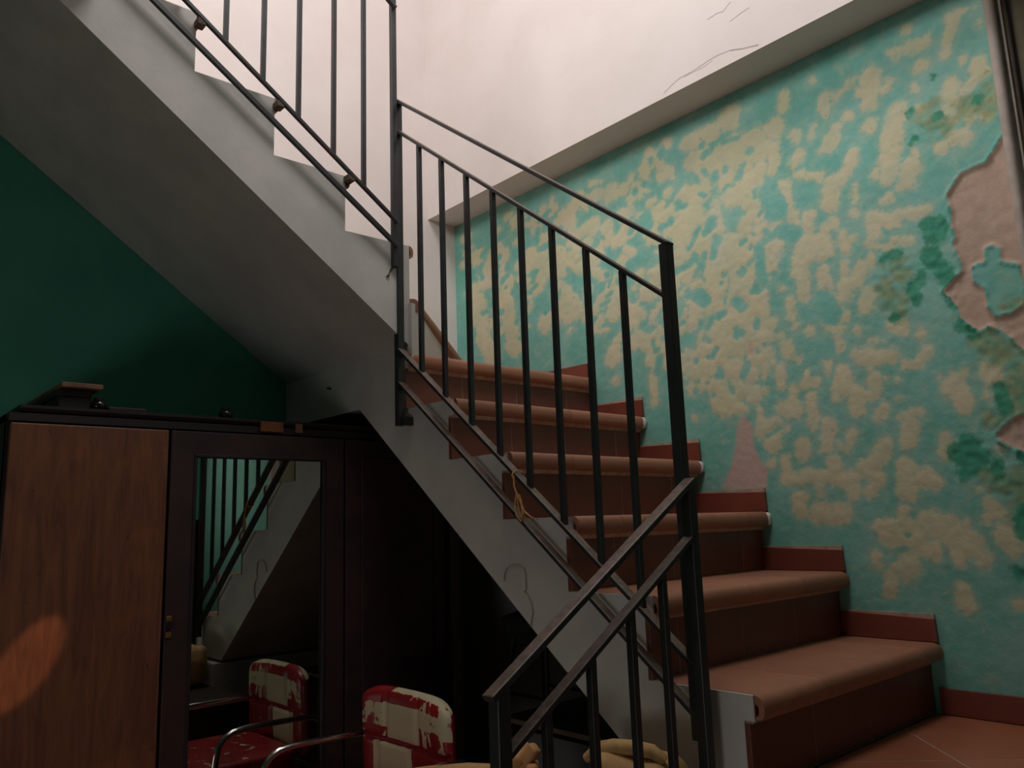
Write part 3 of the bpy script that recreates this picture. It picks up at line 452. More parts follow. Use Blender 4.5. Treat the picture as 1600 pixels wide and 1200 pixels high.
HOLES=[(.907,.401,.908,.398,.013,.013),(.952,.460,.957,.457,.005,.005),(.740,.608,.742,.606,.008,.008),(.510,1.523,.498,1.499,.017,.015),(.414,1.542,.403,1.529,.021,.018),(.583,1.399,.588,1.278,.020,.018),(.334,1.296,.358,1.268,.031,.026),(.483,1.238,.505,1.211,.022,.018),(.636,1.571,.663,1.496,.038,.035),(.679,1.425,.710,1.405,.031,.028),(.127,1.645,.137,1.612,.030,.026),(.243,1.603,.242,1.594,.017,.014),(.273,1.655,.281,1.650,.014,.012),(.807,1.121,.781,1.167,.036,.036),(.776,1.018,.734,1.016,.036,.036),(.196,1.407,.214,1.451,.017,.013),(.026,1.438,.028,1.440,.013,.009),(.437,1.696,.441,1.702,.019,.016),(-0.247,1.501,-0.286,1.554,.013,.010),(-0.083,1.387,-0.054,1.400,.011,.008),(.486,.987,.504,1.015,.014,.014),(-0.658,1.657,-0.649,1.675,.022,.016),(.519,1.428,.539,1.436,.011,.010),(.650,1.424,.650,1.426,.014,.014),(.634,1.292,.635,1.292,.015,.013),(-0.481,1.398,-0.459,1.398,.011,.008),(-0.546,1.848,-0.546,1.863,.018,.013),(.384,1.509,.418,1.524,.018,.016),(.610,1.410,.606,1.413,.013,.013),(.508,1.327,.520,1.334,.017,.015),(.386,.995,.392,.994,.007,.007),(.328,1.365,.372,1.416,.013,.011),(.148,1.520,.181,1.512,.011,.009),(.084,1.760,.087,1.764,.017,.014),(.641,1.898,.662,1.896,.017,.016),(.135,1.776,.184,1.752,.019,.016),(.476,1.118,.476,1.141,.010,.010),(.027,1.860,.034,1.874,.013,.010),(.299,1.301,.293,1.314,.017,.015),(.349,.978,.349,.980,.008,.007),(.402,1.783,.416,1.796,.015,.013),(-0.147,1.781,-0.145,1.797,.014,.011),(-0.716,1.466,-0.711,1.465,.023,.015),(.047,1.344,.035,1.365,.019,.017),(-0.203,1.794,-0.203,1.795,.009,.007),(.370,1.425,.373,1.428,.015,.012),(-0.092,1.445,-0.071,1.452,.010,.009),(-0.827,1.763,-0.787,1.804,.022,.014),(.317,1.418,.332,1.439,.013,.012),(-0.733,1.681,-0.729,1.680,.022,.015),(.364,1.171,.386,1.203,.016,.014),(.249,1.110,.284,1.160,.011,.010),(-0.287,1.686,-0.285,1.719,.009,.007),(.362,1.393,.333,1.435,.015,.014),(-0.500,1.853,-0.450,1.857,.012,.009),(.596,1.502,.626,1.537,.008,.008),(.293,1.794,.306,1.799,.011,.010),(.574,1.343,.589,1.343,.009,.009),(-0.549,1.784,-0.532,1.798,.023,.015),(.547,1.052,.546,1.056,.008,.007),(.141,1.134,.144,1.136,.014,.012),(.366,.935,.367,.936,.009,.008),(-0.161,1.389,-0.136,1.437,.018,.014),(.515,.838,.514,.842,.007,.007),(.497,1.003,.507,1.016,.008,.006),(.410,1.200,.430,1.207,.017,.014),(-0.238,1.876,-0.217,1.885,.017,.013),(.574,1.860,.573,1.874,.015,.015),(-0.024,1.189,-0.012,1.198,.009,.007),(.551,1.257,.573,1.258,.014,.014),(.482,1.705,.482,1.712,.013,.013),(.218,1.851,.244,1.869,.009,.008),(.442,.934,.437,.956,.009,.008),(.631,1.419,.615,1.438,.015,.015),(.149,1.244,.173,1.277,.009,.008),(.560,1.255,.564,1.266,.018,.015),(-0.856,1.816,-0.853,1.818,.020,.013),(.560,1.268,.560,1.287,.008,.008),(-0.447,1.686,-0.390,1.690,.020,.014),(.246,1.736,.259,1.738,.013,.011),(-0.384,1.492,-0.382,1.493,.020,.015),(.309,1.063,.309,1.064,.012,.011),(-0.942,1.399,-0.908,1.401,.025,.016),(.296,.959,.297,.959,.011,.010),(.443,1.336,.450,1.338,.015,.012),(.133,1.129,.127,1.166,.012,.010),(.559,1.851,.588,1.866,.009,.008),(.473,1.634,.488,1.645,.010,.008),(-0.497,1.578,-0.479,1.593,.018,.013),(-0.279,1.287,-0.264,1.296,.010,.008),(.492,1.124,.490,1.129,.014,.012),(-0.078,1.469,-0.078,1.477,.017,.013),(.198,1.583,.240,1.590,.015,.013),(-0.070,1.425,-0.047,1.471,.008,.006),(.210,1.444,.227,1.475,.014,.012),(-0.727,1.634,-0.731,1.690,.014,.010),(-0.611,1.394,-0.603,1.412,.011,.007),(-0.432,1.399,-0.429,1.411,.017,.012),(.433,1.312,.435,1.314,.010,.009),(-0.835,1.656,-0.853,1.699,.018,.013),(.358,1.068,.361,1.070,.011,.009),(.205,1.179,.242,1.180,.007,.007),(.395,1.826,.404,1.834,.015,.014),(-0.078,1.883,-0.023,1.874,.013,.011),(.259,1.210,.266,1.211,.012,.009),(-0.517,1.587,-0.491,1.603,.011,.008),(.554,1.401,.558,1.406,.009,.008),(.509,1.527,.522,1.536,.014,.014),(.050,1.608,.081,1.632,.018,.015),(.252,1.402,.308,1.413,.018,.015),(.364,1.121,.355,1.132,.010,.008),(.635,1.507,.684,1.486,.009,.008),(-0.177,1.297,-0.159,1.314,.018,.013),(.136,1.049,.152,1.101,.018,.015),(-0.018,1.165,-0.010,1.161,.016,.012),(-0.122,1.232,-0.110,1.243,.013,.009),(-0.718,1.717,-0.710,1.725,.019,.013),(-0.697,1.603,-0.662,1.624,.019,.014),(-0.120,1.645,-0.109,1.655,.012,.010),(.643,1.587,.656,1.593,.014,.013),(.486,1.807,.542,1.801,.012,.011),(-0.555,1.859,-0.550,1.864,.021,.015),(-0.575,1.481,-0.544,1.474,.020,.014),(.219,1.866,.227,1.876,.018,.015),(-0.469,1.717,-0.451,1.777,.019,.014),(.348,1.707,.366,1.718,.012,.010),(.539,1.348,.576,1.367,.009,.008),(.464,.802,.458,.822,.012,.010),(.582,1.733,.585,1.734,.016,.015),(.200,1.212,.176,1.234,.019,.016),(-0.108,1.361,-0.073,1.370,.013,.010),(.412,1.709,.394,1.736,.009,.008),(-0.120,1.761,-0.100,1.780,.015,.012),(-0.672,1.570,-0.671,1.574,.012,.008),(-0.441,1.810,-0.379,1.836,.017,.013),(.275,1.634,.310,1.634,.014,.012),(.340,1.182,.341,1.191,.015,.013),(.612,1.255,.615,1.261,.014,.014),(-0.121,1.421,-0.106,1.439,.019,.015),(.197,1.215,.201,1.230,.019,.015),(-0.517,1.511,-0.480,1.532,.017,.012),(.569,.944,.583,.966,.011,.010),(.233,1.134,.262,1.165,.012,.010),(.550,1.134,.553,1.157,.013,.013),(.570,1.877,.588,1.883,.011,.010),(-0.585,1.426,-0.541,1.457,.010,.007),(.550,.879,.557,.877,.014,.012),(-0.559,1.758,-0.548,1.790,.009,.007),(.113,1.217,.123,1.220,.019,.015),(-0.498,1.554,-0.490,1.566,.014,.009),(-0.683,1.829,-0.639,1.839,.021,.014),(.313,1.471,.358,1.528,.013,.012),(-0.393,1.791,-0.393,1.791,.010,.007),(.408,.992,.399,1.023,.012,.010),(.373,1.069,.393,1.091,.010,.009),(.408,1.415,.427,1.469,.016,.014),(-0.154,1.731,-0.174,1.754,.010,.009),(.375,1.656,.399,1.639,.008,.007),(.628,1.495,.638,1.511,.015,.015),(-0.626,1.533,-0.624,1.542,.018,.013),(.035,1.444,.025,1.474,.010,.007),(.437,1.469,.425,1.480,.013,.011),(-0.839,1.493,-0.789,1.492,.018,.012),(.590,1.570,.588,1.590,.010,.009),(.559,.776,.598,.798,.009,.008)]
GREEN=[(1.112,1.307,1.121,1.267,.025,.025),(1.138,1.303,1.139,1.280,.019,.022),(1.102,1.221,1.137,1.156,.026,.029),(1.144,1.127,1.150,1.066,.019,.019),(.973,1.249,1.017,1.252,.014,.014),(1.045,1.150,1.053,1.103,.016,.018),(1.076,1.181,1.066,1.156,.014,.014),(1.137,.700,1.168,.655,.024,.027),(1.102,.676,1.146,.648,.024,.027),(1.116,.617,1.140,.624,.014,.016),(1.239,.513,1.237,.456,.017,.019),(1.212,.368,1.224,.356,.017,.017),(1.227,.833,1.234,.772,.016,.016),(1.274,1.620,1.272,1.617,.013,.016),(1.169,1.610,1.172,1.609,.011,.013),(1.104,1.654,1.107,1.653,.011,.011),(1.101,1.570,1.104,1.569,.010,.012),(1.173,1.730,1.173,1.730,.010,.012),(1.196,.644,1.199,.611,.016,.018),(1.252,.688,1.261,.647,.014,.016),(.985,1.063,.993,1.070,.011,.012),(1.156,1.016,1.184,.984,.016,.016)]
OLIVE=[(1.010,1.218,1.024,1.185,.032,.032),(.977,1.169,.980,1.120,.027,.030),(1.016,1.112,1.003,1.078,.023,.023),(1.276,.873,1.277,.766,.034,.038),(1.195,.760,1.216,.749,.017,.019),(1.183,.604,1.209,.578,.032,.032),(1.240,.592,1.248,.544,.031,.035),(1.245,1.610,1.292,1.599,.028,.036),(1.144,1.605,1.190,1.567,.019,.022),(1.131,1.640,1.167,1.654,.016,.018),(1.272,1.570,1.296,1.569,.019,.019),(1.199,.981,1.250,.903,.032,.036),(1.287,.963,1.296,.920,.020,.022),(1.282,1.032,1.312,1.042,.017,.019),(1.211,.530,1.216,.513,.014,.016),(1.297,1.643,1.304,1.631,.014,.018)]
PLASTER=[[(1.326,1.501),(1.273,1.433),(1.239,1.431),(1.207,1.426),(1.184,1.399),(1.165,1.372),(1.173,1.329),(1.167,1.301),(1.173,1.255),(1.165,1.234),(1.180,1.181),(1.178,1.154),(1.151,1.134),(1.126,1.115),(1.140,1.092),(1.153,1.065),(1.159,1.034),(1.175,1.012),(1.200,0.986),(1.226,0.996),(1.259,0.972),(1.296,0.920),(1.328,0.889),(1.404,1.478)],[(1.205,0.708),(1.220,0.724),(1.244,0.744),(1.276,0.757),(1.310,0.754),(1.297,0.652),(1.263,0.661),(1.235,0.677),(1.218,0.691)]]
PLASTER_HOLE=[[(1.201,1.162),(1.223,1.169),(1.234,1.162),(1.240,1.206),(1.259,1.208),(1.276,1.192),(1.274,1.158),(1.313,1.140),(1.319,1.074),(1.314,1.033),(1.279,1.016),(1.243,1.013),(1.225,1.049),(1.226,1.094),(1.201,1.121)]]
PINK=[[(0.368,0.619),(0.414,0.692),(0.439,0.770),(0.448,0.822),(0.476,0.854),(0.505,0.817),(0.505,0.743),(0.526,0.700),(0.544,0.668),(0.538,0.610)],[(0.514,1.083),(0.527,1.091),(0.534,1.064),(0.525,1.046),(0.514,1.057)]]



def layer(caps, X, Z, soft, grow=1.0):
    f = np.full(X.shape, -1.0)
    for x1, z1, x2, z2, rx, rz in caps:
        rx, rz = rx * grow, rz * grow
        r = (rx + rz) / 2
        e = 1 + soft / r
        i0 = max(0, int((min(x1, x2) - rx * e - X[0, 0]) / STEP))
        i1 = int((max(x1, x2) + rx * e - X[0, 0]) / STEP) + 2
        j0 = max(0, int((min(z1, z2) - rz * e - Z[0, 0]) / STEP))
        j1 = int((max(z1, z2) + rz * e - Z[0, 0]) / STEP) + 2
        xs, zs = X[j0:j1, i0:i1] / rx, Z[j0:j1, i0:i1] / rz
        if xs.size == 0:
            continue
        ax, az = x1 / rx, z1 / rz
        dx, dz = x2 / rx - ax, z2 / rz - az
        t = np.clip(((xs - ax) * dx + (zs - az) * dz) / (dx * dx + dz * dz + 1e-9), 0, 1)
        d = np.hypot(xs - ax - t * dx, zs - az - t * dz)
        f[j0:j1, i0:i1] = np.maximum(f[j0:j1, i0:i1], np.clip((1 - d) * r / soft, -1, 1))
    return f


def layer_poly(polys, X, Z, soft):
    f = np.full(X.shape, -1.0)
    for P in polys:
        ins = np.zeros(X.shape, bool)
        dm = np.full(X.shape, 9.0)
        n = len(P)
        for i in range(n):
            (x1, z1), (x2, z2) = P[i], P[(i + 1) % n]
            c = ((z1 > Z) != (z2 > Z)) & (X < (x2 - x1) * (Z - z1) / ((z2 - z1) or 1e-9) + x1)
            ins ^= c
            dx, dz = x2 - x1, z2 - z1
            t = np.clip(((X - x1) * dx + (Z - z1) * dz) / (dx * dx + dz * dz + 1e-9), 0, 1)
            dm = np.minimum(dm, np.hypot(X - x1 - t * dx, Z - z1 - t * dz))
        f = np.maximum(f, np.clip(np.where(ins, dm, -dm) / soft, -1, 1))
    return f


STEP = 0.0062
nx, nz = int((1.323 + E) / STEP) + 1, int((HS + 0.02) / STEP) + 1
gx = np.linspace(-E, 1.323, nx)
STEP = gx[1] - gx[0]
gz = np.arange(nz) * STEP - 0.02
gz = gz * (HS - gz[0]) / (gz[-1] - gz[0]) + (gz[0] - gz[0] * (HS - gz[0]) / (gz[-1] - gz[0]))
GX, GZ = np.meshgrid(gx, gz)
L_cream = layer(CREAM, GX, GZ, 0.022, 1.0)
L_hole = layer(HOLES, GX, GZ, 0.012)
L_cream = np.where(L_hole > -0.9, np.minimum(L_cream, -L_hole), L_cream)
L_green = layer(GREEN, GX, GZ, 0.016)
L_olive = layer(OLIVE, GX, GZ, 0.030)
L_pl = layer_poly(PLASTER, GX, GZ, 0.010)
L_ph = layer_poly(PLASTER_HOLE, GX, GZ, 0.010)
L_pl = np.minimum(L_pl, -L_ph)
L_pink = layer_poly(PINK, GX, GZ, 0.014)
rng = np.random.default_rng(4)
rough_map = rng.random(GX.shape)
for _ in range(2):
    rough_map = (rough_map + np.roll(rough_map, 1, 0) + np.roll(rough_map, 1, 1) + np.roll(rough_map, -1, 0) + np.roll(rough_map, -1, 1)) / 5
rough_map -= rough_map.mean()
damp = np.clip(np.maximum(L_olive, L_green) * .5 + .5, 0, 1)
GY = W + 0.006 * np.clip(L_pl * 1.5, 0, 1) - 0.0012 * np.clip(L_cream, 0, 1) + rough_map * (0.003 + 0.013 * damp)
GY -= 0.004 * np.clip(1 - np.abs(L_pl + .25) * 2.2, 0, 1) * (0.5 + 2.5 * np.abs(rough_map) / (np.abs(rough_map).max()) * 2)
me = bpy.data.meshes.new('wall_right')
co = np.stack([GX, GY, GZ], -1).reshape(-1, 3).astype(np.float32)
idx = np.arange(nx * nz).reshape(nz, nx)
quads = np.stack([idx[:-1, :-1], idx[:-1, 1:], idx[1:, 1:], idx[1:, :-1]], -1).reshape(-1, 4)
me.vertices.add(len(co))
me.vertices.foreach_set('co', co.ravel())
me.loops.add(quads.size)
me.loops.foreach_set('vertex_index', quads.ravel().astype(np.int32))
me.polygons.add(len(quads))
me.polygons.foreach_set('loop_start', np.arange(0, quads.size, 4, dtype=np.int32))
me.polygons.foreach_set('use_smooth', np.ones(len(quads), bool))
me.update()
for nm, chans in (('paint_a', (L_cream, L_green, L_olive)), ('paint_b', (L_pl, L_pink, L_pl))):
    at = me.attributes.new(nm, 'FLOAT_COLOR', 'POINT')
    dat = np.ones((len(co), 4), np.float32)
    for i, c in enumerate(chans):
        dat[:, i] = c.ravel()
    at.data.foreach_set('color', dat.ravel())


def blotchy():
    k = N('blotchy_turquoise_paint')
    aa = k.n('ShaderNodeAttribute', attribute_name='paint_a')
    ab = k.n('ShaderNodeAttribute', attribute_name='paint_b')
    sa, sb = k.n('ShaderNodeSeparateXYZ'), k.n('ShaderNodeSeparateXYZ')
    k.l(aa.outputs['Vector'], sa.inputs[0])
    k.l(ab.outputs['Vector'], sb.inputs[0])
    fine = k.noise(46, 5, 0.65)
    mid = k.noise(11, 4, 0.6)

    warp = k.noise(17, 3, 0.55, None, 0.6)

    def mask(ch, amp, w, bias=0.0):
        s = k.math('ADD', ch, k.math('MULTIPLY', k.math('SUBTRACT', fine, 0.5), amp))
        s = k.math('ADD', s, k.math('MULTIPLY', k.math('SUBTRACT', warp, 0.5), amp * 0.9))
        return k.ramp(s, bias - w, bias + w)
    turq = k.mix(k.ramp(mid, 0.3, 0.7), srgb(108, 180, 166), srgb(126, 190, 178))
    turq = k.mix(k.ramp(k.noise(5, 5, 0.7), 0.48, 0.72, 0, 0.45), turq, srgb(164, 198, 186))
    cream = k.mix(k.ramp(mid, 0.35, 0.65), srgb(202, 199, 164), srgb(211, 204, 172))
    cream = k.mix(k.ramp(k.noise(19, 4, 0.7), 0.5, 0.8, 0, 0.5), cream, srgb(172, 192, 172))
    core = k.math('MULTIPLY', mask(sa.outputs[0], 2.0, 0.50), k.ramp(k.noise(8, 3), 0.2, 0.6, 0.74, 1.0))
    halo = k.math('MULTIPLY', mask(sa.outputs[0], 2.2, 0.6, -0.55), 0.26)
    wash = k.math('MULTIPLY', k.ramp(k.noise(13, 5, 0.6, None, 0.5), 0.54, 0.66), 0.24)
    col = k.mix(k.math('MAXIMUM', core, k.math('MAXIMUM', halo, wash)), turq, cream)
    col = k.mix(k.math('MULTIPLY', mask(sa.outputs[2], 2.6, 0.6), 0.75), col, k.mix(k.ramp(k.noise(30, 4), 0.4, 0.65), srgb(150, 156, 108), srgb(104, 150, 112)))
    col = k.mix(k.math('MULTIPLY', mask(sa.outputs[1], 2.6, 0.5), 0.9), col, k.mix(k.ramp(k.noise(36, 4), 0.4, 0.65), srgb(40, 142, 110), srgb(62, 156, 124)))
    pinkc = k.mix(k.ramp(k.noise(24, 4), 0.35, 0.65), srgb(198, 172, 154), srgb(186, 160, 142))
    col = k.mix(k.math('MULTIPLY', mask(sb.outputs[1], 1.0, 0.7), 0.85), col, srgb(204, 168, 158))
    col = k.mix(mask(sb.outputs[0], 1.3, 0.12), col, pinkc)
    k.l(col, k.b.inputs['Base Color'])
    k.b.inputs['Roughness'].default_value = 0.75
    k.bump(k.noise(70, 4, 0.65), 0.25, 0.004)
    return k.m


M['blotchy'] = blotchy()
me.materials.append(M['blotchy'])
wall_right = bpy.data.objects.new('wall_right', me)
COL.objects.link(wall_right)
structure(wall_right)
LOC['wall_right'] = Vector((0, 0, 0))

# plain masonry of the same wall: below the landing and beyond the door
m = MB().box(-E, 0.70, W, W + .12, LOW, -0.02)
m.prism([(-E, LOW), (.69, LOW), (.69, .01), (-.475, .94), (-E, .94)], 'Y', W - .014, W + .028)
structure(m.build('wall_under_stairs', M['dark_wall']))
m = MB().box(2.08, XR, W, W + .12, 0, HS)
structure(m.build('wall_entry', M['turq_pale']))
structure(MB().box(-E, 1.323, W + .03, W + .12, -.02, HS).build('wall_core', M['dark_wall']))

# upper wall that overhangs the stair by a hand's width, its underside is the pale strip above the turquoise
uw = structure(MB().box(-E, XR, 0.709, 1.0, HS, TOP).build('wall_upper', M['white']))


def ribbon(path, w, axis_pt):
    m = MB()
    for (a, b) in zip(path[:-1], path[1:]):
        m.bar((a[0], axis_pt, a[1]), (b[0], axis_pt, b[1]), 0.0016, w, up=(0, 0, 1))
    return m


for path, w in (([(.367, 1.987), (.400, 2.000), (.438, 2.012), (.472, 2.011), (.506, 2.013), (.558, 2.020), (.593, 2.021), (.637, 2.016)], .0035),
                ([(.455, 2.007), (.490, 2.008), (.530, 2.006), (.570, 2.012)], .0022),
                ([(.637, 2.016), (.683, 1.999), (.739, 1.984)], .0055),
                ([(.564, 2.165), (.600, 2.168), (.626, 2.162), (.640, 2.172), (.656, 2.180)], .0030),
                ([(.646, 2.114), (.690, 2.122), (.720, 2.125)], .0030)):
    ribbon(path, w * .8, 0.7095).build('crack', M['crack'], uw)
# far wall: white above the upper flight, turquoise under it
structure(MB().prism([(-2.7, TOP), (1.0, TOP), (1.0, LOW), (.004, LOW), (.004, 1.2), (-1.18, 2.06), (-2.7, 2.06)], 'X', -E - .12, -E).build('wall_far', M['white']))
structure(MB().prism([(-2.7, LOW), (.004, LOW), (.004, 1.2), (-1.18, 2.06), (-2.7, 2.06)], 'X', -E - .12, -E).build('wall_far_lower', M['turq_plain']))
structure(MB().box(-E, XR, YL - .12, YL, LOW, TOP).build('wall_left', M['turq_plain']))
structure(MB().box(XR, XR + .12, YL, 1.0, LOW, TOP).build('wall_rear', M['turq_plain']))
cl = MB().box(-.178, XR, YL, -.95, HS, 2.16).box(-E, -.178, YL, -1.20, HS, 2.16).box(1.30, XR, -.95, .709, HS, 2.16)
structure(cl.build('ceiling', M['white']))
structure(MB().box(-E, XR, YL, 1.0, TOP, TOP + .12).build('ceiling_upper', M['white']))

# lower floor with its tiles, landing with tiles laid on the diagonal
fl = structure(MB().box(-E, XR, YL, W, LOW - .12, LOW - .012).build('floor', M['grout']))
m = MB()
t = 0.30
for i in range(-4, 12):
    for j in range(-10, 4):
        x0, x1, y0, y1 = max(i * t + .0015, -E), min((i + 1) * t - .0015, XR), max(j * t + .0015, YL), min((j + 1) * t - .0015, W)
        if x1 > x0 + .01 and y1 > y0 + .01 and not (x0 > .72 and y0 > -.05):
            m.box(x0, x1, y0, y1, LOW - .012, LOW)
o = m.build('floor_tile', M['floor_tile'], fl)
o['kind'] = 'stuff'

landing = structure(MB().box(.69, XR, -.03, W, LOW - .02, -.012).build('floor_landing', M['stringer']))


def clip(poly, nx_, ny_, c):
    out = []
    for i in range(len(poly)):
        a, b = poly[i], poly[(i + 1) % len(poly)]
        da, db = a[0] * nx_ + a[1] * ny_ - c, b[0] * nx_ + b[1] * ny_ - c
        if da <= 0:
            out.append(a)
        if (da < 0) != (db < 0) and da != db:
            s = da / (da - db)
            out.append((a[0] + (b[0] - a[0]) * s, a[1] + (b[1] - a[1]) * s))
    return out


ts = 0.40
gap = 0.0045
for i in range(-3, 10):
    for j in range(-6, 6):
        # u = (x+y)/sqrt2 joints through x+y = 1.634, v = (x-y)/sqrt2 joints through x-y = 0.14
        u0, v0 = 1.634 / math.sqrt(2) + i * ts, 0.14 / math.sqrt(2) + j * ts
        q = [(u0 + gap / 2, v0 + gap / 2), (u0 + ts - gap / 2, v0 + gap / 2), (u0 + ts - gap / 2, v0 + ts - gap / 2), (u0 + gap / 2, v0 + ts - gap / 2)]
        poly = [((u + v) / math.sqrt(2), (u - v) / math.sqrt(2)) for u, v in q]
        for nx_, ny_, c in ((-1, 0, -.983), (1, 0, 2.6), (0, -1, .005), (0, 1, W - .012)):
            if poly:
                poly = clip(poly, nx_, ny_, c)
        if len(poly) >= 3:
            ar = abs(sum(poly[k][0] * poly[(k + 1) % len(poly)][1] - poly[(k + 1) % len(poly)][0] * poly[k][1] for k in range(len(poly)))) / 2
            if ar > 4e-4:
                MB().prism(poly, 'Z', -.012, 0).build('floor_tile', M['floor_tile'], landing)
MB().box(.983, 2.6, -.02, W - .002, -.0125, -.0006).build('grout', M['grout'], landing)

# skirting of the landing
bb = structure(MB().box(.99, 1.316, W - .008, W - .0005, 0, .064).build('baseboard_right', M['grout']))
for x0, x1 in ((.992, 1.226), (1.229, 1.316)):
    MB().box(x0, x1, W - .013, W - .004, .002, .067).build('skirting_tile', M['skirt'], bb, .0015)

# door in the turquoise wall, at the right edge of the picture
d1 = structure(MB().box(1.376, 2.02, W + .022, W + .06, 0, 1.93).build('door_1', M['door_wood']))
fr = MB().box(1.323, 1.366, W - .026, W + .07, 0, 1.968).box(2.030, 2.078, W - .026, W + .07, 0, 1.968).box(1.366, 2.03, W - .026, W + .07, 1.94, 1.968)
fr.build('door_frame', M['frame_wood'], d1, .008, True)
for z0, z1 in ((.12, .85), (1.0, 1.82)):
    MB().prism([(1.46, z0), (1.94, z0), (1.94, z1), (1.46, z1)], 'Y', W + .012, W + .0225).build('panel', M['door_wood'], d1, .006)
hd = MB().lathe([(.004, 0), (.022, .0), (.022, .004), (.008, .006), (.008, .03), (.0, .03)], (0, 0, 0), 14)
hd.v = [(1.42 + x, W + .022 - z, 1.0 + y) for x, y, z in hd.v]
hd.tube([(1.42, W - .004, 1.0), (1.50, W - .004, 1.0)], .008, 8).build('door_handle', M['brass'], d1)

# ------------------------------------------------------------------ main staircase (along the turquoise wall)
R, G, X1, NO = 0.18, 0.2343, 1.0108, 0.0351
nose = lambda k: X1 - (k - 1) * G
ris = lambda k: nose(k) - NO
PIV = (-.158, .030)        # the winder's inner corner
CRN = (-.945, W)
main = thing('staircase', 'reddish terracotta tiled flight of steps climbing along the blotchy turquoise wall', 'stairs', (.4, .4, 0))
pr = [(.69, 0), (ris(1) - .012, 0)]
for k in range(1, 6):
    pr += [(ris(k) - .012, k * R - .018), (ris(k + 1) - .012, k * R - .018)]
pr += [(ris(6) - .012, 6 * R - .018), (-E + .003, 6 * R - .018), (-E + .003, .934), (-.475, .934)]
body = MB().prism(pr, 'Y', 0.0061, W - .010)
pe = [(.69, 0), (ris(1) - .012, 0), (ris(1) - .012, R - .05), (ris(1) + .012, R - .05)]
for k in range(1, 6):
    pe += [(ris(k) + .012, k * R - .0008), (ris(k + 1) - .012, k * R - .0008), (ris(k + 1) - .012, (k + 1) * R - .05), (ris(k + 1) + .012, (k + 1) * R - .05)]
pe += [(ris(6) + .012, 6 * R - .0008), (-.178, 6 * R - .0008), (-.178, 1.11), (-E + .003, 1.11), (-E + .003, .934), (-.475, .934)]
body.prism(pe, 'Y', 0.0, 0.0060)
body.prism([(-E + .003, .0062), (-.1781, .0062), (-.1781, .0), (-.160, .002), (-.172, .040), (CRN[0] - .035, W - .010), (-E + .003, W - .010)], 'Z', 6 * R - .03, 7 * R - .018)
lab(body.build('stair_body', M['stringer'], main), 'white painted side and underside of the flight')
NOSE = [(-.020, 0), (-.012, -.0016), (-.006, -.006), (-.0016, -.012), (0, -.020), (0, -.030), (-.002, -.038), (-.006, -.043), (-.012, -.046),
        (-.020, -.046), (-.020, -.040), (-.014, -.037), (-.0125, -.030), (-.0125, -.022), (-.016, -.0185)]
joints = {1: (.244, .500, .757), 2: (.100, .362, .615), 3: (.165, .410, .748), 4: (.235, .479, .730), 5: (.240, .477, .732), 6: (.233, .480, .733)}
for k in range(1, 7):
    ys = (.0062,) + joints[k] + (W - .002,)
    back = ris(k + 1) if k < 6 else ris(6) - .02
    prof = [(nose(k) + a, k * R + b) for a, b in NOSE] + [(back, k * R - .0185), (back, k * R)]
    for a, b in zip(ys[:-1], ys[1:]):
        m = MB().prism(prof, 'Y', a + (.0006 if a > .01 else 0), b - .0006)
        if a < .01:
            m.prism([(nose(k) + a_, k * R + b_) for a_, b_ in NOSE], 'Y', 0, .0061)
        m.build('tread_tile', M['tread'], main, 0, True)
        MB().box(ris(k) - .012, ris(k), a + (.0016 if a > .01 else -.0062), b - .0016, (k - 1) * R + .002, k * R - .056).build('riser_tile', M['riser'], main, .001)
m = MB()
for k in range(1, 7):
    m.prism([(ris(k) - .011, k * R - .058), (ris(k) + .003, k * R - .056), (ris(k) + .012, k * R - .046), (ris(k) + .004, k * R - .019), (ris(k) - .011, k * R - .019)], 'Y', .006, W - .004)
m.build('mortar_line', M['grout'], main)
for k in range(1, 7):
    MB().box(ris(k) - .0118, ris(k) - .0012, .004, W - .003, (k - 1) * R + .0005, k * R - .05).build('grout', M['grout'], main)
# winder treads: flat tiles behind the two nosings
for poly in ([(ris(6) - .02, .004), (ris(6) - .02, W - .002), (-.55, W - .002), (-.55, .44)], [(-.551, .441), (-.551, W - .002), (CRN[0] + .02, W - .002)]):
    MB().prism(poly, 'Z', 6 * R - .0185, 6 * R).build('tread_tile', M['tread'], main)
dv = Vector((CRN[0] - PIV[0], CRN[1] - PIV[1], 0))
Ln = dv.length
dv.normalize()
nrm = Vector((dv.y, -dv.x, 0))
if nrm.x < 0:
    nrm = -nrm


def along(prof, s0, s1):
    m = MB()
    n = len(prof)
    vs = []
    for s in (s0, s1):
        for a, b in prof:
            q = Vector((PIV[0], PIV[1], 0)) + dv * s + nrm * a
            vs.append((q.x, q.y, b))
    fs = [tuple(range(n)), tuple(range(2 * n - 1, n - 1, -1))] + [(i, i + n, (i + 1) % n + n, (i + 1) % n) for i in range(n)]
    return m.add(vs, fs)


prof = [(a, 7 * R + b) for a, b in NOSE] + [(-.09, 7 * R - .0185), (-.09, 7 * R)]
for s0, s1 in ((0, .30), (.302, .60), (.602, .90), (.902, Ln - .02)):
    along(prof, s0, s1).build('tread_tile', M['tread'], main, 0, True)
for poly in ([(-.25, .03), (-.62, .03), (-.62, .40)], [(-.622, .03), (-E + .004, .03), (-E + .004, .80), (-.98, .76), (-.622, .402)]):
    MB().prism(poly, 'Z', 7 * R - .0185, 7 * R - .0003).build('tread_tile', M['tread'], main)
for k in (3, 4, 5):
    MB().pillow((nose(k) - .014, W - .010, k * R - .024), (.017, .012, .021), .7, None, 14, 8, .08, k).build('mortar_dab', M['white'], main, 0, True)
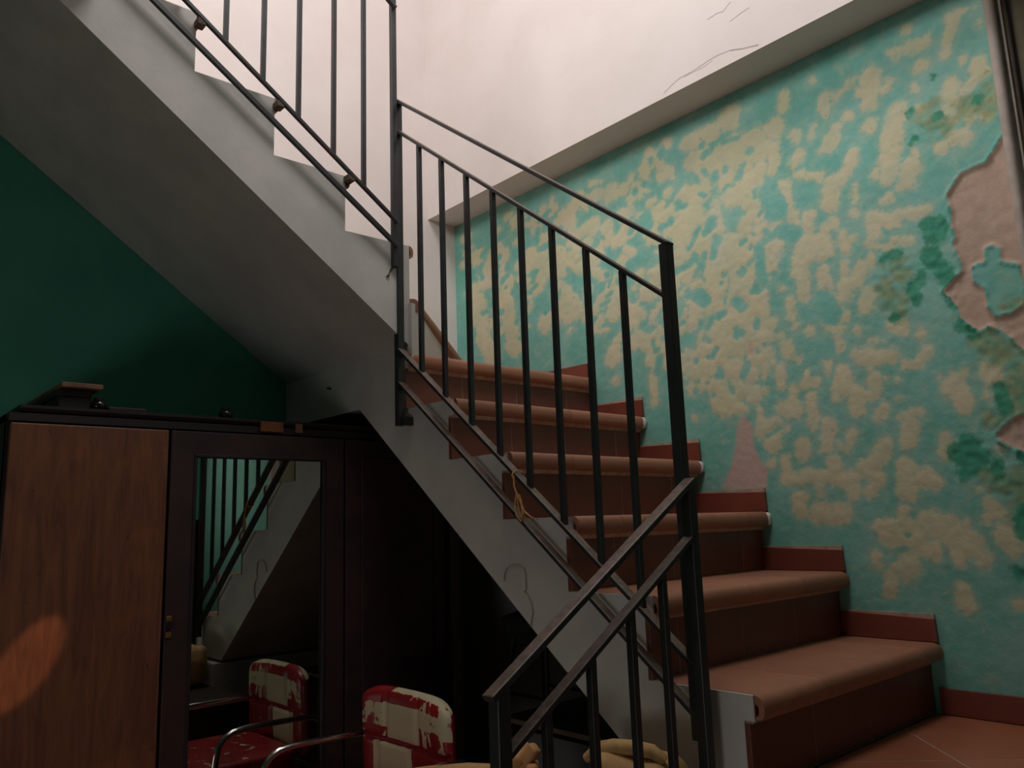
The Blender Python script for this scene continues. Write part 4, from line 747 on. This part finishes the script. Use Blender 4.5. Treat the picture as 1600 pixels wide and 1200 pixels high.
# stair skirting on the wall
for k in range(1, 6):
    x0, x1, z = ris(k + 1) + .001, nose(k) - .009, k * R
    MB().prism([(x0, z + .001), (x1 + .002, z + .001), (x1, z + .061), (x0, z + .070)], 'Y', W - .013, W - .003).build('skirting_tile', M['skirt'], main, .0015)
    MB().box(x0, x1 - .001, W - .009, W - .002, z + .055, z + .0735).build('grout', M['grout'], main)
for x0, x1 in ((-.47, -.196), (-.75, -.473), (-.93, -.753)):
    MB().prism([(x0, 6 * R + .001), (x1, 6 * R + .001), (x1, 6 * R + .062), (x0, 6 * R + .066)], 'Y', W - .013, W - .003).build('skirting_tile', M['skirt'], main, .0015)

# ------------------------------------------------------------------ upper staircase (along the far wall, seen from below)
Y8, G2, N2, XS = 0.0238, 0.2377, 0.0154, -0.1785
up = thing('staircase', 'white upper flight of stairs passing overhead with its underside showing', 'stairs', (-.6, -.5, 1.1))
pr = [(.008, 1.095), (.008, 8 * R - .018)]
for k in range(8, 12):
    y = Y8 - (k + 1 - 8) * G2 - N2
    pr += [(y, k * R - .018), (y, (k + 1) * R - .018)]
pr += [(-1.199, 12 * R - .018), (-1.199, 1.978), (0.0, 1.107)]
m = MB().prism(pr, 'X', -E + .003, XS - .0081)
pe = [(.008, 1.095)]
for k in range(8, 13):
    yr = Y8 - (k - 8) * G2 - N2
    pe += [(yr, k * R - .0006), ((yr - G2) if k < 12 else -1.199, k * R - .0006)]
pe += [(-1.199, 1.978), (0.0, 1.107)]
m.prism(pe, 'X', XS - .008, XS)
lab(m.build('stair_body', M['stringer'], up), 'white stepped side over a plain sloping underside')
for k in range(8, 13):
    yn = Y8 - (k - 8) * G2
    yb = yn - G2 - N2 if k < 12 else -1.199
    prof = [(yn + a * .8, k * R + b * .9) for a, b in NOSE] + [(yb, k * R - .017), (yb, k * R)]
    for a, b in ((XS - .0082, -.46), (-.462, -.75), (-.752, -E + .004)):
        m = MB().prism(prof, 'X', b, a)
        if a > -.2:
            m.prism([(yn + a_ * .8, k * R + b_ * .9) for a_, b_ in NOSE], 'X', XS - .0081, XS + .001)
        m.build('tread_tile', M['tread'], up, 0, True)

# ------------------------------------------------------------------ entry steps down to the lower floor (their rail is in view)
es = thing('entry_steps', 'short tiled steps going down beside the black railing in front', 'stairs', (1.45, -.3, LOW))
pr = [(-.03, LOW), (-.03, -.20), (-.325, -.20), (-.325, -.38), (-.62, -.38), (-.62, LOW)]
MB().prism(pr, 'X', .925, 2.0).build('stair_body', M['stringer'], es)
for yn, z in ((-.335, -.18), (-.632, -.36)):
    for i in range(4):
        a = .925 + i * .269
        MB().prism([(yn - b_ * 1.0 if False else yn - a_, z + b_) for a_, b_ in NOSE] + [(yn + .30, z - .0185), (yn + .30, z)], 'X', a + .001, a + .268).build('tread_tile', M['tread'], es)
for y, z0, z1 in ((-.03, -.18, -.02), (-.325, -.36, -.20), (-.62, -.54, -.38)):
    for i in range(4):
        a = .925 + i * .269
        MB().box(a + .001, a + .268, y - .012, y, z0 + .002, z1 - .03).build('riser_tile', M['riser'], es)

# ------------------------------------------------------------------ railings
YP = -.030
r1 = thing('railing', 'black iron stair railing with eight upright bars beside the tiled flight', 'railing', (.35, YP, .2))
h1 = lambda x: 1.806 - .767 * x
h2 = lambda x: 1.693 - .786 * x
l1 = lambda x: .942 - .811 * x
l2 = lambda x: .836 - .804 * x
XA, XB = .878, -.183
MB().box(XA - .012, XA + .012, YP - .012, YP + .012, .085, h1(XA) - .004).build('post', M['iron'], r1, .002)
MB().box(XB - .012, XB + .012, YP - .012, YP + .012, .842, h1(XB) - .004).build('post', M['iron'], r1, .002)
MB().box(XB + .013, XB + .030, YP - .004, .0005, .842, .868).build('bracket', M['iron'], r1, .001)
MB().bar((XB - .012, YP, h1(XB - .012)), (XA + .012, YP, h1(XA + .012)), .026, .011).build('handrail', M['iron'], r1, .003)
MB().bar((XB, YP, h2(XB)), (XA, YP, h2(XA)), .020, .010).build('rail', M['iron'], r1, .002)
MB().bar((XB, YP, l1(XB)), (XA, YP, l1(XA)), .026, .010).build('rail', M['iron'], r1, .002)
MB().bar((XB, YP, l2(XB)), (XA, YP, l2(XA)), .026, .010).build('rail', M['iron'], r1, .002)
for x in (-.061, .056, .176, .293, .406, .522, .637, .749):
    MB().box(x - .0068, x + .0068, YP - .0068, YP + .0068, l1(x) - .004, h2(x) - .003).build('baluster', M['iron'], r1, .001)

XP = -.149
r2 = thing('railing', 'iron railing along the upper flight seen against the white wall', 'railing', (XP, -.4, 1.5))
g1 = lambda y: 1.433 - .683 * (y + .079)
g2 = lambda y: 1.513 - .7025 * (y + .078)
YD = -.055
XD = -.168
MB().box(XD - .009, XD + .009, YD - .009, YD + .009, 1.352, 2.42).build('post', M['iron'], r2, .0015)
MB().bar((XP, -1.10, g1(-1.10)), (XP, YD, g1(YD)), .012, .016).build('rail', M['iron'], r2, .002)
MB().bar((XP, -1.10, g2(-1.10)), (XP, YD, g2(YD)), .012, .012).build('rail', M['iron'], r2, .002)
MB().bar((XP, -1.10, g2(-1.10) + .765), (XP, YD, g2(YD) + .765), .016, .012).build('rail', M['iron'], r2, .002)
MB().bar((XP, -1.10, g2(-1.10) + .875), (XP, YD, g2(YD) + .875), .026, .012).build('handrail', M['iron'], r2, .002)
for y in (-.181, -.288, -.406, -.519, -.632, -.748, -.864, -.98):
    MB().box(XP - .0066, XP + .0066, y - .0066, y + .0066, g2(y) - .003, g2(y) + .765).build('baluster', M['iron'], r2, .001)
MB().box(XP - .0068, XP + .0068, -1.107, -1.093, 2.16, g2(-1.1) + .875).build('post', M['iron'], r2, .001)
for yy in (-.225, -.462, -.70):
    MB().box(XS + .001, XP + .004, yy - .012, yy + .012, g2(yy) - .022, g2(yy) - .002).build('bracket', M['rust'], r2, .002)
MB().tube([(XD - .006, YD - .006, 1.352), (XD - .012, YD - .012, 1.335), (XD - .004, YD - .02, 1.322), (-.178, YD - .025, 1.318)], .003, 6).build('bracket', M['rust'], r2)

XQ = .902
r0 = thing('railing', 'low black iron railing descending in front with dusty brown top rails', 'railing', (XQ, -.3, LOW))
t0 = lambda y: .607 + .617 * (y + .028)
t1 = lambda y: .500 + .622 * (y + .027)
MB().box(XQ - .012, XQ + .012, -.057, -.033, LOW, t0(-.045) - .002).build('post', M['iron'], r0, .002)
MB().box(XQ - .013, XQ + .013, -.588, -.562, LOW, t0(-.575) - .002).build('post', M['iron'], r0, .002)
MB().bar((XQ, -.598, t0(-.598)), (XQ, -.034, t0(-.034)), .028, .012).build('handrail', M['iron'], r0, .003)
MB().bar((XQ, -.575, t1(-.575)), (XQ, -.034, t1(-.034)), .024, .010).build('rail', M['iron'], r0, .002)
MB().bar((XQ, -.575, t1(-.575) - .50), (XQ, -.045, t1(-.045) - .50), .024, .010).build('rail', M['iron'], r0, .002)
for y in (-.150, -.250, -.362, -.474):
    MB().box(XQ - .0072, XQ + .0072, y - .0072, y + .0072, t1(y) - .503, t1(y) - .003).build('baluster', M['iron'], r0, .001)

# twine tied to the lower rail
tw = thing('twine', 'loops of pale straw twine tied to the railing of the tiled flight', 'twine', (.36, YP, .6))
m = MB()
zc = l1(.361)
ring = [(.361 + .010 * math.cos(a) * .5, YP + .017 * math.cos(a), zc + .013 * math.sin(a)) for a in np.linspace(0, 6.28, 13)[:-1]]
m.tube(ring, .0024, 6, True)
m.tube([(.361, YP - .016, zc), (.364, YP - .019, .622), (.372, YP - .018, .603)], .0024, 6)
m.build('knot', M['twine'], tw)
m = MB()
m.tube([(.372, YP - .018, .603), (.366, YP - .02, .575), (.370, YP - .02, .548), (.386, YP - .018, .531), (.392, YP - .016, .55), (.384, YP - .016, .58), (.374, YP - .018, .603)], .0022, 6)
m.tube([(.373, YP - .018, .603), (.372, YP - .014, .57), (.378, YP - .012, .545), (.388, YP - .012, .534), (.39, YP - .012, .56), (.38, YP - .016, .6)], .0022, 6)
m.tube([(.386, YP - .016, .572), (.396, YP - .014, .556), (.415, YP - .01, .541), (.435, YP - .008, .535)], .0022, 6)
m.build('loop', M['twine'], tw)

# thin cable stuck on the stair side, and a nail
cb = MB().tube([(.26, -.003, .378), (.262, -.003, .395), (.27, -.003, .409), (.288, -.003, .419), (.308, -.003, .422), (.328, -.003, .420), (.342, -.003, .411), (.346, -.003, .385), (.346, -.003, .361),
                (.338, -.003, .354), (.343, -.003, .351), (.356, -.003, .340), (.365, -.003, .322), (.368, -.003, .303), (.362, -.003, .286), (.358, -.003, .268)], .0022, 6)
tag(cb.build('cable', M['cable']), 'thin pale cable curling on the white side of the tiled flight', 'cable')
nl = MB().tube([(-.676, .004, 1.036), (-.676, -.012, 1.038)], .004, 8).lathe([(.0, 0), (.007, 0), (.006, .003), (0, .003)], (-.676, -.012, 1.036), 8)
tag(nl.build('nail', M['black_metal']), 'small dark nail in the pale wall under the upper flight', 'nail')

# ------------------------------------------------------------------ wardrobe with a mirror door
FX = -.450
wd = thing('wardrobe', 'old dark three-door wardrobe with a mirror in its middle door', 'wardrobe', (-.74, -.355, LOW))
m = MB()
m.box(-1.03, FX - .022, -1.042, -1.020, LOW, .85).box(-1.03, FX - .022, .352, .375, LOW, .85).box(-1.03, FX - .022, -1.042, .375, .83, .853)
m.box(-1.03, -1.018, -1.042, .375, LOW, .85).box(-1.03, FX - .022, -1.042, .375, LOW + .06, LOW + .085)
m.box(FX - .045, FX - .022, -1.042, -1.00, LOW, .85).box(FX - .045, FX - .022, .332, .375, LOW, .85).box(FX - .045, FX - .022, -.662, -.620, LOW, .85).box(FX - .045, FX - .022, -.085, -.045, LOW, .85)
m.build('carcass', M['wood_black'], wd, .002)
m = MB().prism([(-1.03, .853), (FX - .03, .853), (FX - .012, .858), (FX - .004, .866), (FX - .004, .874), (-1.03, .874)], 'Y', -1.016, .385)
m.box(FX - .03, FX - .008, -1.040, .375, .832, .853)
m.build('cornice', M['wood_black'], wd)
MB().box(-1.02, FX - .03, -1.035, .365, LOW, LOW + .062).build('plinth', M['wood_black'], wd, .002)
d = lab(MB().box(FX - .021, FX, -1.036, -.642, LOW + .07, .826).build('door', M['veneer'], wd, .003), 'worn brown door, its veneer painted paler for the light it catches')
m = MB()
for a, b, z0, z1 in ((-.634, -.560, LOW + .07, .826), (-.150, -.075, LOW + .07, .826), (-.560, -.150, .752, .826), (-.560, -.150, LOW + .07, -.40)):
    m.box(FX - .021, FX, a, b, z0, z1)
d2 = m.build('door', M['wood_dark'], wd, .002)
MB().box(FX - .014, FX - .009, -.562, -.148, -.402, .754).build('mirror', M['mirror'], d2)
m = MB()
for a, b, z0, z1 in ((-.568, -.559, -.402, .756), (-.151, -.142, -.402, .756), (-.568, -.142, .750, .759), (-.568, -.142, -.409, -.400)):
    m.box(FX - .002, FX + .004, a, b, z0, z1)
m.build('mirror_bead', M['wood_black'], d2, .0015)
for z in (.300, .257):
    MB().box(FX, FX + .003, -.630, -.616, z - .008, z + .008).build('lock_plate', M['brass'], d2, .001)
MB().tube([(FX + .002, -.623, .279), (FX + .014, -.623, .279)], .006, 10).build('keyhole', M['black_metal'], d2)
d3 = MB().box(FX - .021, FX, -.067, .334, LOW + .07, .826).build('door', M['wood_dark'], wd, .003)
MB().prism([(-.01, LOW + .13), (.277, LOW + .13), (.277, .766), (-.01, .766)], 'X', FX, FX + .006).build('panel', M['wood_dark'], d3, .004)
lab(MB().box(FX - .006, FX + .006, -.368, -.294, .836, .868).build('inlay', M['orange_wood'], wd, .002), 'orange-brown wooden block on the top rail')
MB().box(FX - .006, FX + .003, -.250, -.226, .838, .868).build('inlay', M['plank'], wd, .002)

# things on top of the wardrobe
zt = .874
ca = thing('case', 'narrow dark case under a bare board, on the left end of the wardrobe', 'case', (-.72, -.885, zt))
MB().box(-.98, -.485, -.925, -.842, zt, zt + .034).build('body', M['wood_black'], ca, .004)
MB().box(-.98, -.483, -.927, -.840, zt + .035, zt + .056).build('lid', M['wood_black'], ca, .004)
pb = MB().box(-.90, -.462, -.922, -.820, zt + .0565, zt + .070)
tag(pb.build('plank', M['plank'], None, .002), 'short bare wooden board lying on top of the narrow dark case', 'plank')
pb = MB().box(-.60, -.475, -.800, -.700, zt, zt + .012)
tag(pb.build('plank', M['wood_dark'], None, .002), 'small thin dark board lying directly on the wardrobe top', 'plank')
for (y, x, lb) in ((-.824, -.486, 'small round dark glass jar beside the narrow dark case on the wardrobe'), (-.462, -.492, 'small round dark glass jar alone above the wardrobe mirror')):
    j = thing('jar', lb, 'jar', (x, y, zt), 'small jars on the wardrobe')
    MB().lathe([(0, 0), (.014, 0), (.021, .008), (.022, .017), (.016, .027), (.011, .029)], (x, y, zt), 18).build('body', M['glass_dark'], j, 0, True)
    MB().lathe([(.012, .029), (.013, .029), (.013, .036), (.0, .037)], (x, y, zt), 16).build('lid', M['black_metal'], j, 0, True)

# ------------------------------------------------------------------ red armchair in front of the mirror
ch = thing('armchair', 'worn red vinyl armchair with peeling cream patches and chrome arms', 'chair', (-.06, -.3, LOW))
cx0, cx1, zb, ztop = -.278, .150, -.205, .078
nu, nv = 64, 52


def tuft(u, v):
    """pad relief and wear of the chair back: u across, v up"""
    g = 0.0
    if v > .50:
        for c in (.30, .66):
            g = max(g, math.exp(-((u - c) / .022) ** 2))
    else:
        for c in (.20, .58):
            g = max(g, math.exp(-((u - c) / .022) ** 2))
    g = max(g, math.exp(-((v - .50) / .028) ** 2))
    return g


def wear(u, v):
    w = .02
    if .53 < v < .86:
        w = max(w, .62 if u < .28 else (1.3 if u < .66 else .80))
        if u > .68 and v < .70:
            w = .34 if u < .84 else .12
        if u < .30 and v < .62:
            w = .25
    if v > .86:
        w = .12 if u < .55 else .30
    if v > .965 and u > .35:
        w = 1.0
    if u > .93 and v > .66:
        w = .85
    if v < .47 and .17 < u < .57:
        w = 1.2
    if abs(v - .50) < .02 or u < .03:
        w = .05
    return w


vs, fs, ws = [], [], []
for side in (0, 1):
    for j in range(nv + 1):
        v = j / nv
        for i in range(nu + 1):
            u = i / nu
            a, b = 2 * u - 1, 2 * v - 1
            # rounded outline
            rx = 1 - .10 * abs(b) ** 10
            rz = 1 - .16 * abs(a) ** 6
            x = (cx0 + cx1) / 2 + a * rx * (cx1 - cx0) / 2
            z = (zb + ztop) / 2 + b * (ztop - zb) / 2 * (rz if b > 0 else 1)
            edge = max(0.0, (1 - abs(a) ** 8) * (1 - abs(b) ** 8)) ** .42
            th = .030 * edge
            if side == 0:
                y = -.085 - th + .009 * tuft(u, v) * edge
            else:
                y = -.085 + .024 * edge
            y += .10 * (z - ztop) * -.30 + .018 * a * a * -1
            vs.append((x, y, z))
            ws.append(wear(u, v) if side == 0 else (.7 if v > .94 else .05))
base = (nu + 1) * (nv + 1)
for side in (0, 1):
    for j in range(nv):
        for i in range(nu):
            q = [side * base + j * (nu + 1) + i, side * base + j * (nu + 1) + i + 1, side * base + (j + 1) * (nu + 1) + i + 1, side * base + (j + 1) * (nu + 1) + i]
            fs.append(tuple(q) if side == 0 else tuple(reversed(q)))


def wear_mesh(name, vs, fs, ws, parent):
    base_ = LOC[parent.name]
    me = bpy.data.meshes.new(name)
    me.from_pydata([tuple(Vector(p) - base_) for p in vs], [], fs)
    at = me.attributes.new('wear', 'FLOAT', 'POINT')
    at.data.foreach_set('value', ws)
    me.polygons.foreach_set('use_smooth', [True] * len(me.polygons))
    me.materials.append(M['vinyl'])
    o = bpy.data.objects.new(name, me)
    COL.objects.link(o)
    o.parent = parent
    LOC[o.name] = base_
    return o


lab(wear_mesh('backrest', vs, fs, ws, ch), 'tufted red backrest peeling to cream')
sm = MB().pillow((-.064, -.315, -.205), (.205, .205, .040), .32, None, 40, 16)
wear_mesh('seat', sm.v, sm.f, [.14] * len(sm.v), ch)
for sx, x in ((-1, -.302), (1, .174)):
    p = [(x, -.045, LOW + .012), (x, -.048, -.14), (x, -.060, -.095), (x, -.09, -.072), (x, -.15, -.068), (x, -.26, -.066), (x, -.325, -.066), (x, -.362, -.071),
         (x, -.388, -.084), (x, -.404, -.105), (x, -.412, -.14), (x, -.425, -.30), (x, -.44, LOW + .012)]
    MB().tube(p, .0095, 10).build('arm_frame', M['chrome'], ch, 0, True)
    for y in (-.44, -.045):
        MB().lathe([(.012, 0), (.012, .014), (.0, .016)], (x, y, LOW), 10).build('foot', M['black_metal'], ch)
for y in (-.418, -.046):
    MB().tube([(-.302, y, -.25), (.174, y, -.25)], .008, 8).build('cross_bar', M['chrome'], ch, 0, True)
for x in (-.2, .07):
    MB().bar((x, -.052, -.33), (x, -.052, -.10), .02, .006, (0, 1, 0)).build('back_support', M['black_metal'], ch)

# ------------------------------------------------------------------ under the stairs: low table and a black stool on it
tb = thing('table', 'dark low table under the stairs with a pale metal edge', 'table', (.25, .52, LOW))
MB().box(-.13, .62, .305, .78, -.096, -.068).build('tabletop', M['wood_black'], tb, .002)
lab(MB().box(-.13, .62, .297, .304, -.080, -.067).build('edge_strip', M['frame_wood'], tb, .001), 'pale metal edge strip')
for x in (-.11, .55):
    for y in (.32, .74):
        MB().box(x, x + .035, y, y + .035, LOW, -.097).build('leg', M['wood_black'], tb, .002)

st = thing('stool', 'small black padded stool standing on the table under the stairs', 'stool', (-.06, .48, -.068))
cz = .185
MB().pillow((-.075, .45, .205), (.125, .12, .045), .6, Matrix.Rotation(math.radians(20), 3, 'Z'), 24, 12, .05, 3).build('seat', M['black_cloth'], st, 0, True)
MB().pillow((-.035, .42, .170), (.100, .08, .022), .6, Matrix.Rotation(math.radians(-12), 3, 'Y'), 24, 10, .06, 5).build('cover', M['black_cloth'], st, 0, True)
for dx, dy in ((-1, -1), (1, -1), (1, 1), (-1, 1)):
    MB().tube([(-.075 + dx * .075, .45 + dy * .06, .18), (-.075 + dx * .10, .45 + dy * .09, -.066)], .008, 8).build('leg', M['black_metal'], st)
for dy in (-.085, .085):
    MB().tube([(-.075 - .095, .45 + dy, -.01), (-.075 + .095, .45 + dy, -.01)], .006, 8).build('stretcher', M['black_metal'], st)

# ------------------------------------------------------------------ bags on a dark chest behind the low railing
cs = thing('chest', 'dark wooden chest behind the low railing with tan bags on it', 'chest', (.58, -.32, LOW))
MB().box(.30, .875, -.52, -.04, LOW, -.13).build('body', M['wood_dark'], cs, .004)
MB().box(.29, .880, -.53, -.03, -.128, -.10).build('lid', M['wood_dark'], cs, .005)
b1 = thing('bag', 'slumped tan leather bag with a looped strap behind the low railing end post', 'bag', (.55, -.33, -.10))
MB().pillow((.475, -.34, -.034), (.17, .10, .052), .55, Matrix.Rotation(math.radians(20), 3, 'Z') @ Matrix.Rotation(math.radians(-4), 3, 'Y'), 32, 16, .045, 8).build('body', M['canvas'], b1, 0, True)
m = MB()
path = [(.555, -.33, -.03), (.60, -.33, .025), (.645, -.325, .068), (.675, -.322, .085), (.695, -.322, .070), (.698, -.322, .03), (.690, -.32, -.03), (.67, -.32, -.08)]
prev = None
for a, b in zip(path[:-1], path[1:]):
    m.bar(a, b, .055, .022, up=(-.6, -.5, .6))
m.build('strap', M['leather'], b1, .006, True)
MB().pillow((.63, -.315, -.03), (.05, .05, .065), .6, None, 24, 12, .05, 2).build('flap', M['leather'], b1, 0, True)
b2 = thing('bag', 'tan canvas bag with a rolled rim between the low railing bars and the stair foot', 'bag', (.78, -.12, -.10))
MB().pillow((.780, -.115, -.012), (.098, .075, .080), .5, Matrix.Rotation(math.radians(8), 3, 'Z'), 32, 16, .05, 12).build('body', M['canvas'], b2, 0, True)
MB().tube([(.690, -.165, .045), (.72, -.160, .068), (.76, -.155, .078), (.80, -.145, .080), (.84, -.135, .078), (.862, -.125, .062)], [.010, .014, .015, .015, .014, .010], 12).build('rim', M['canvas'], b2, 0, True)
MB().tube([(.866, -.10, .055), (.878, -.10, .03), (.882, -.10, -.02), (.876, -.10, -.07)], .006, 8).build('strap', M['leather'], b2, 0, True)
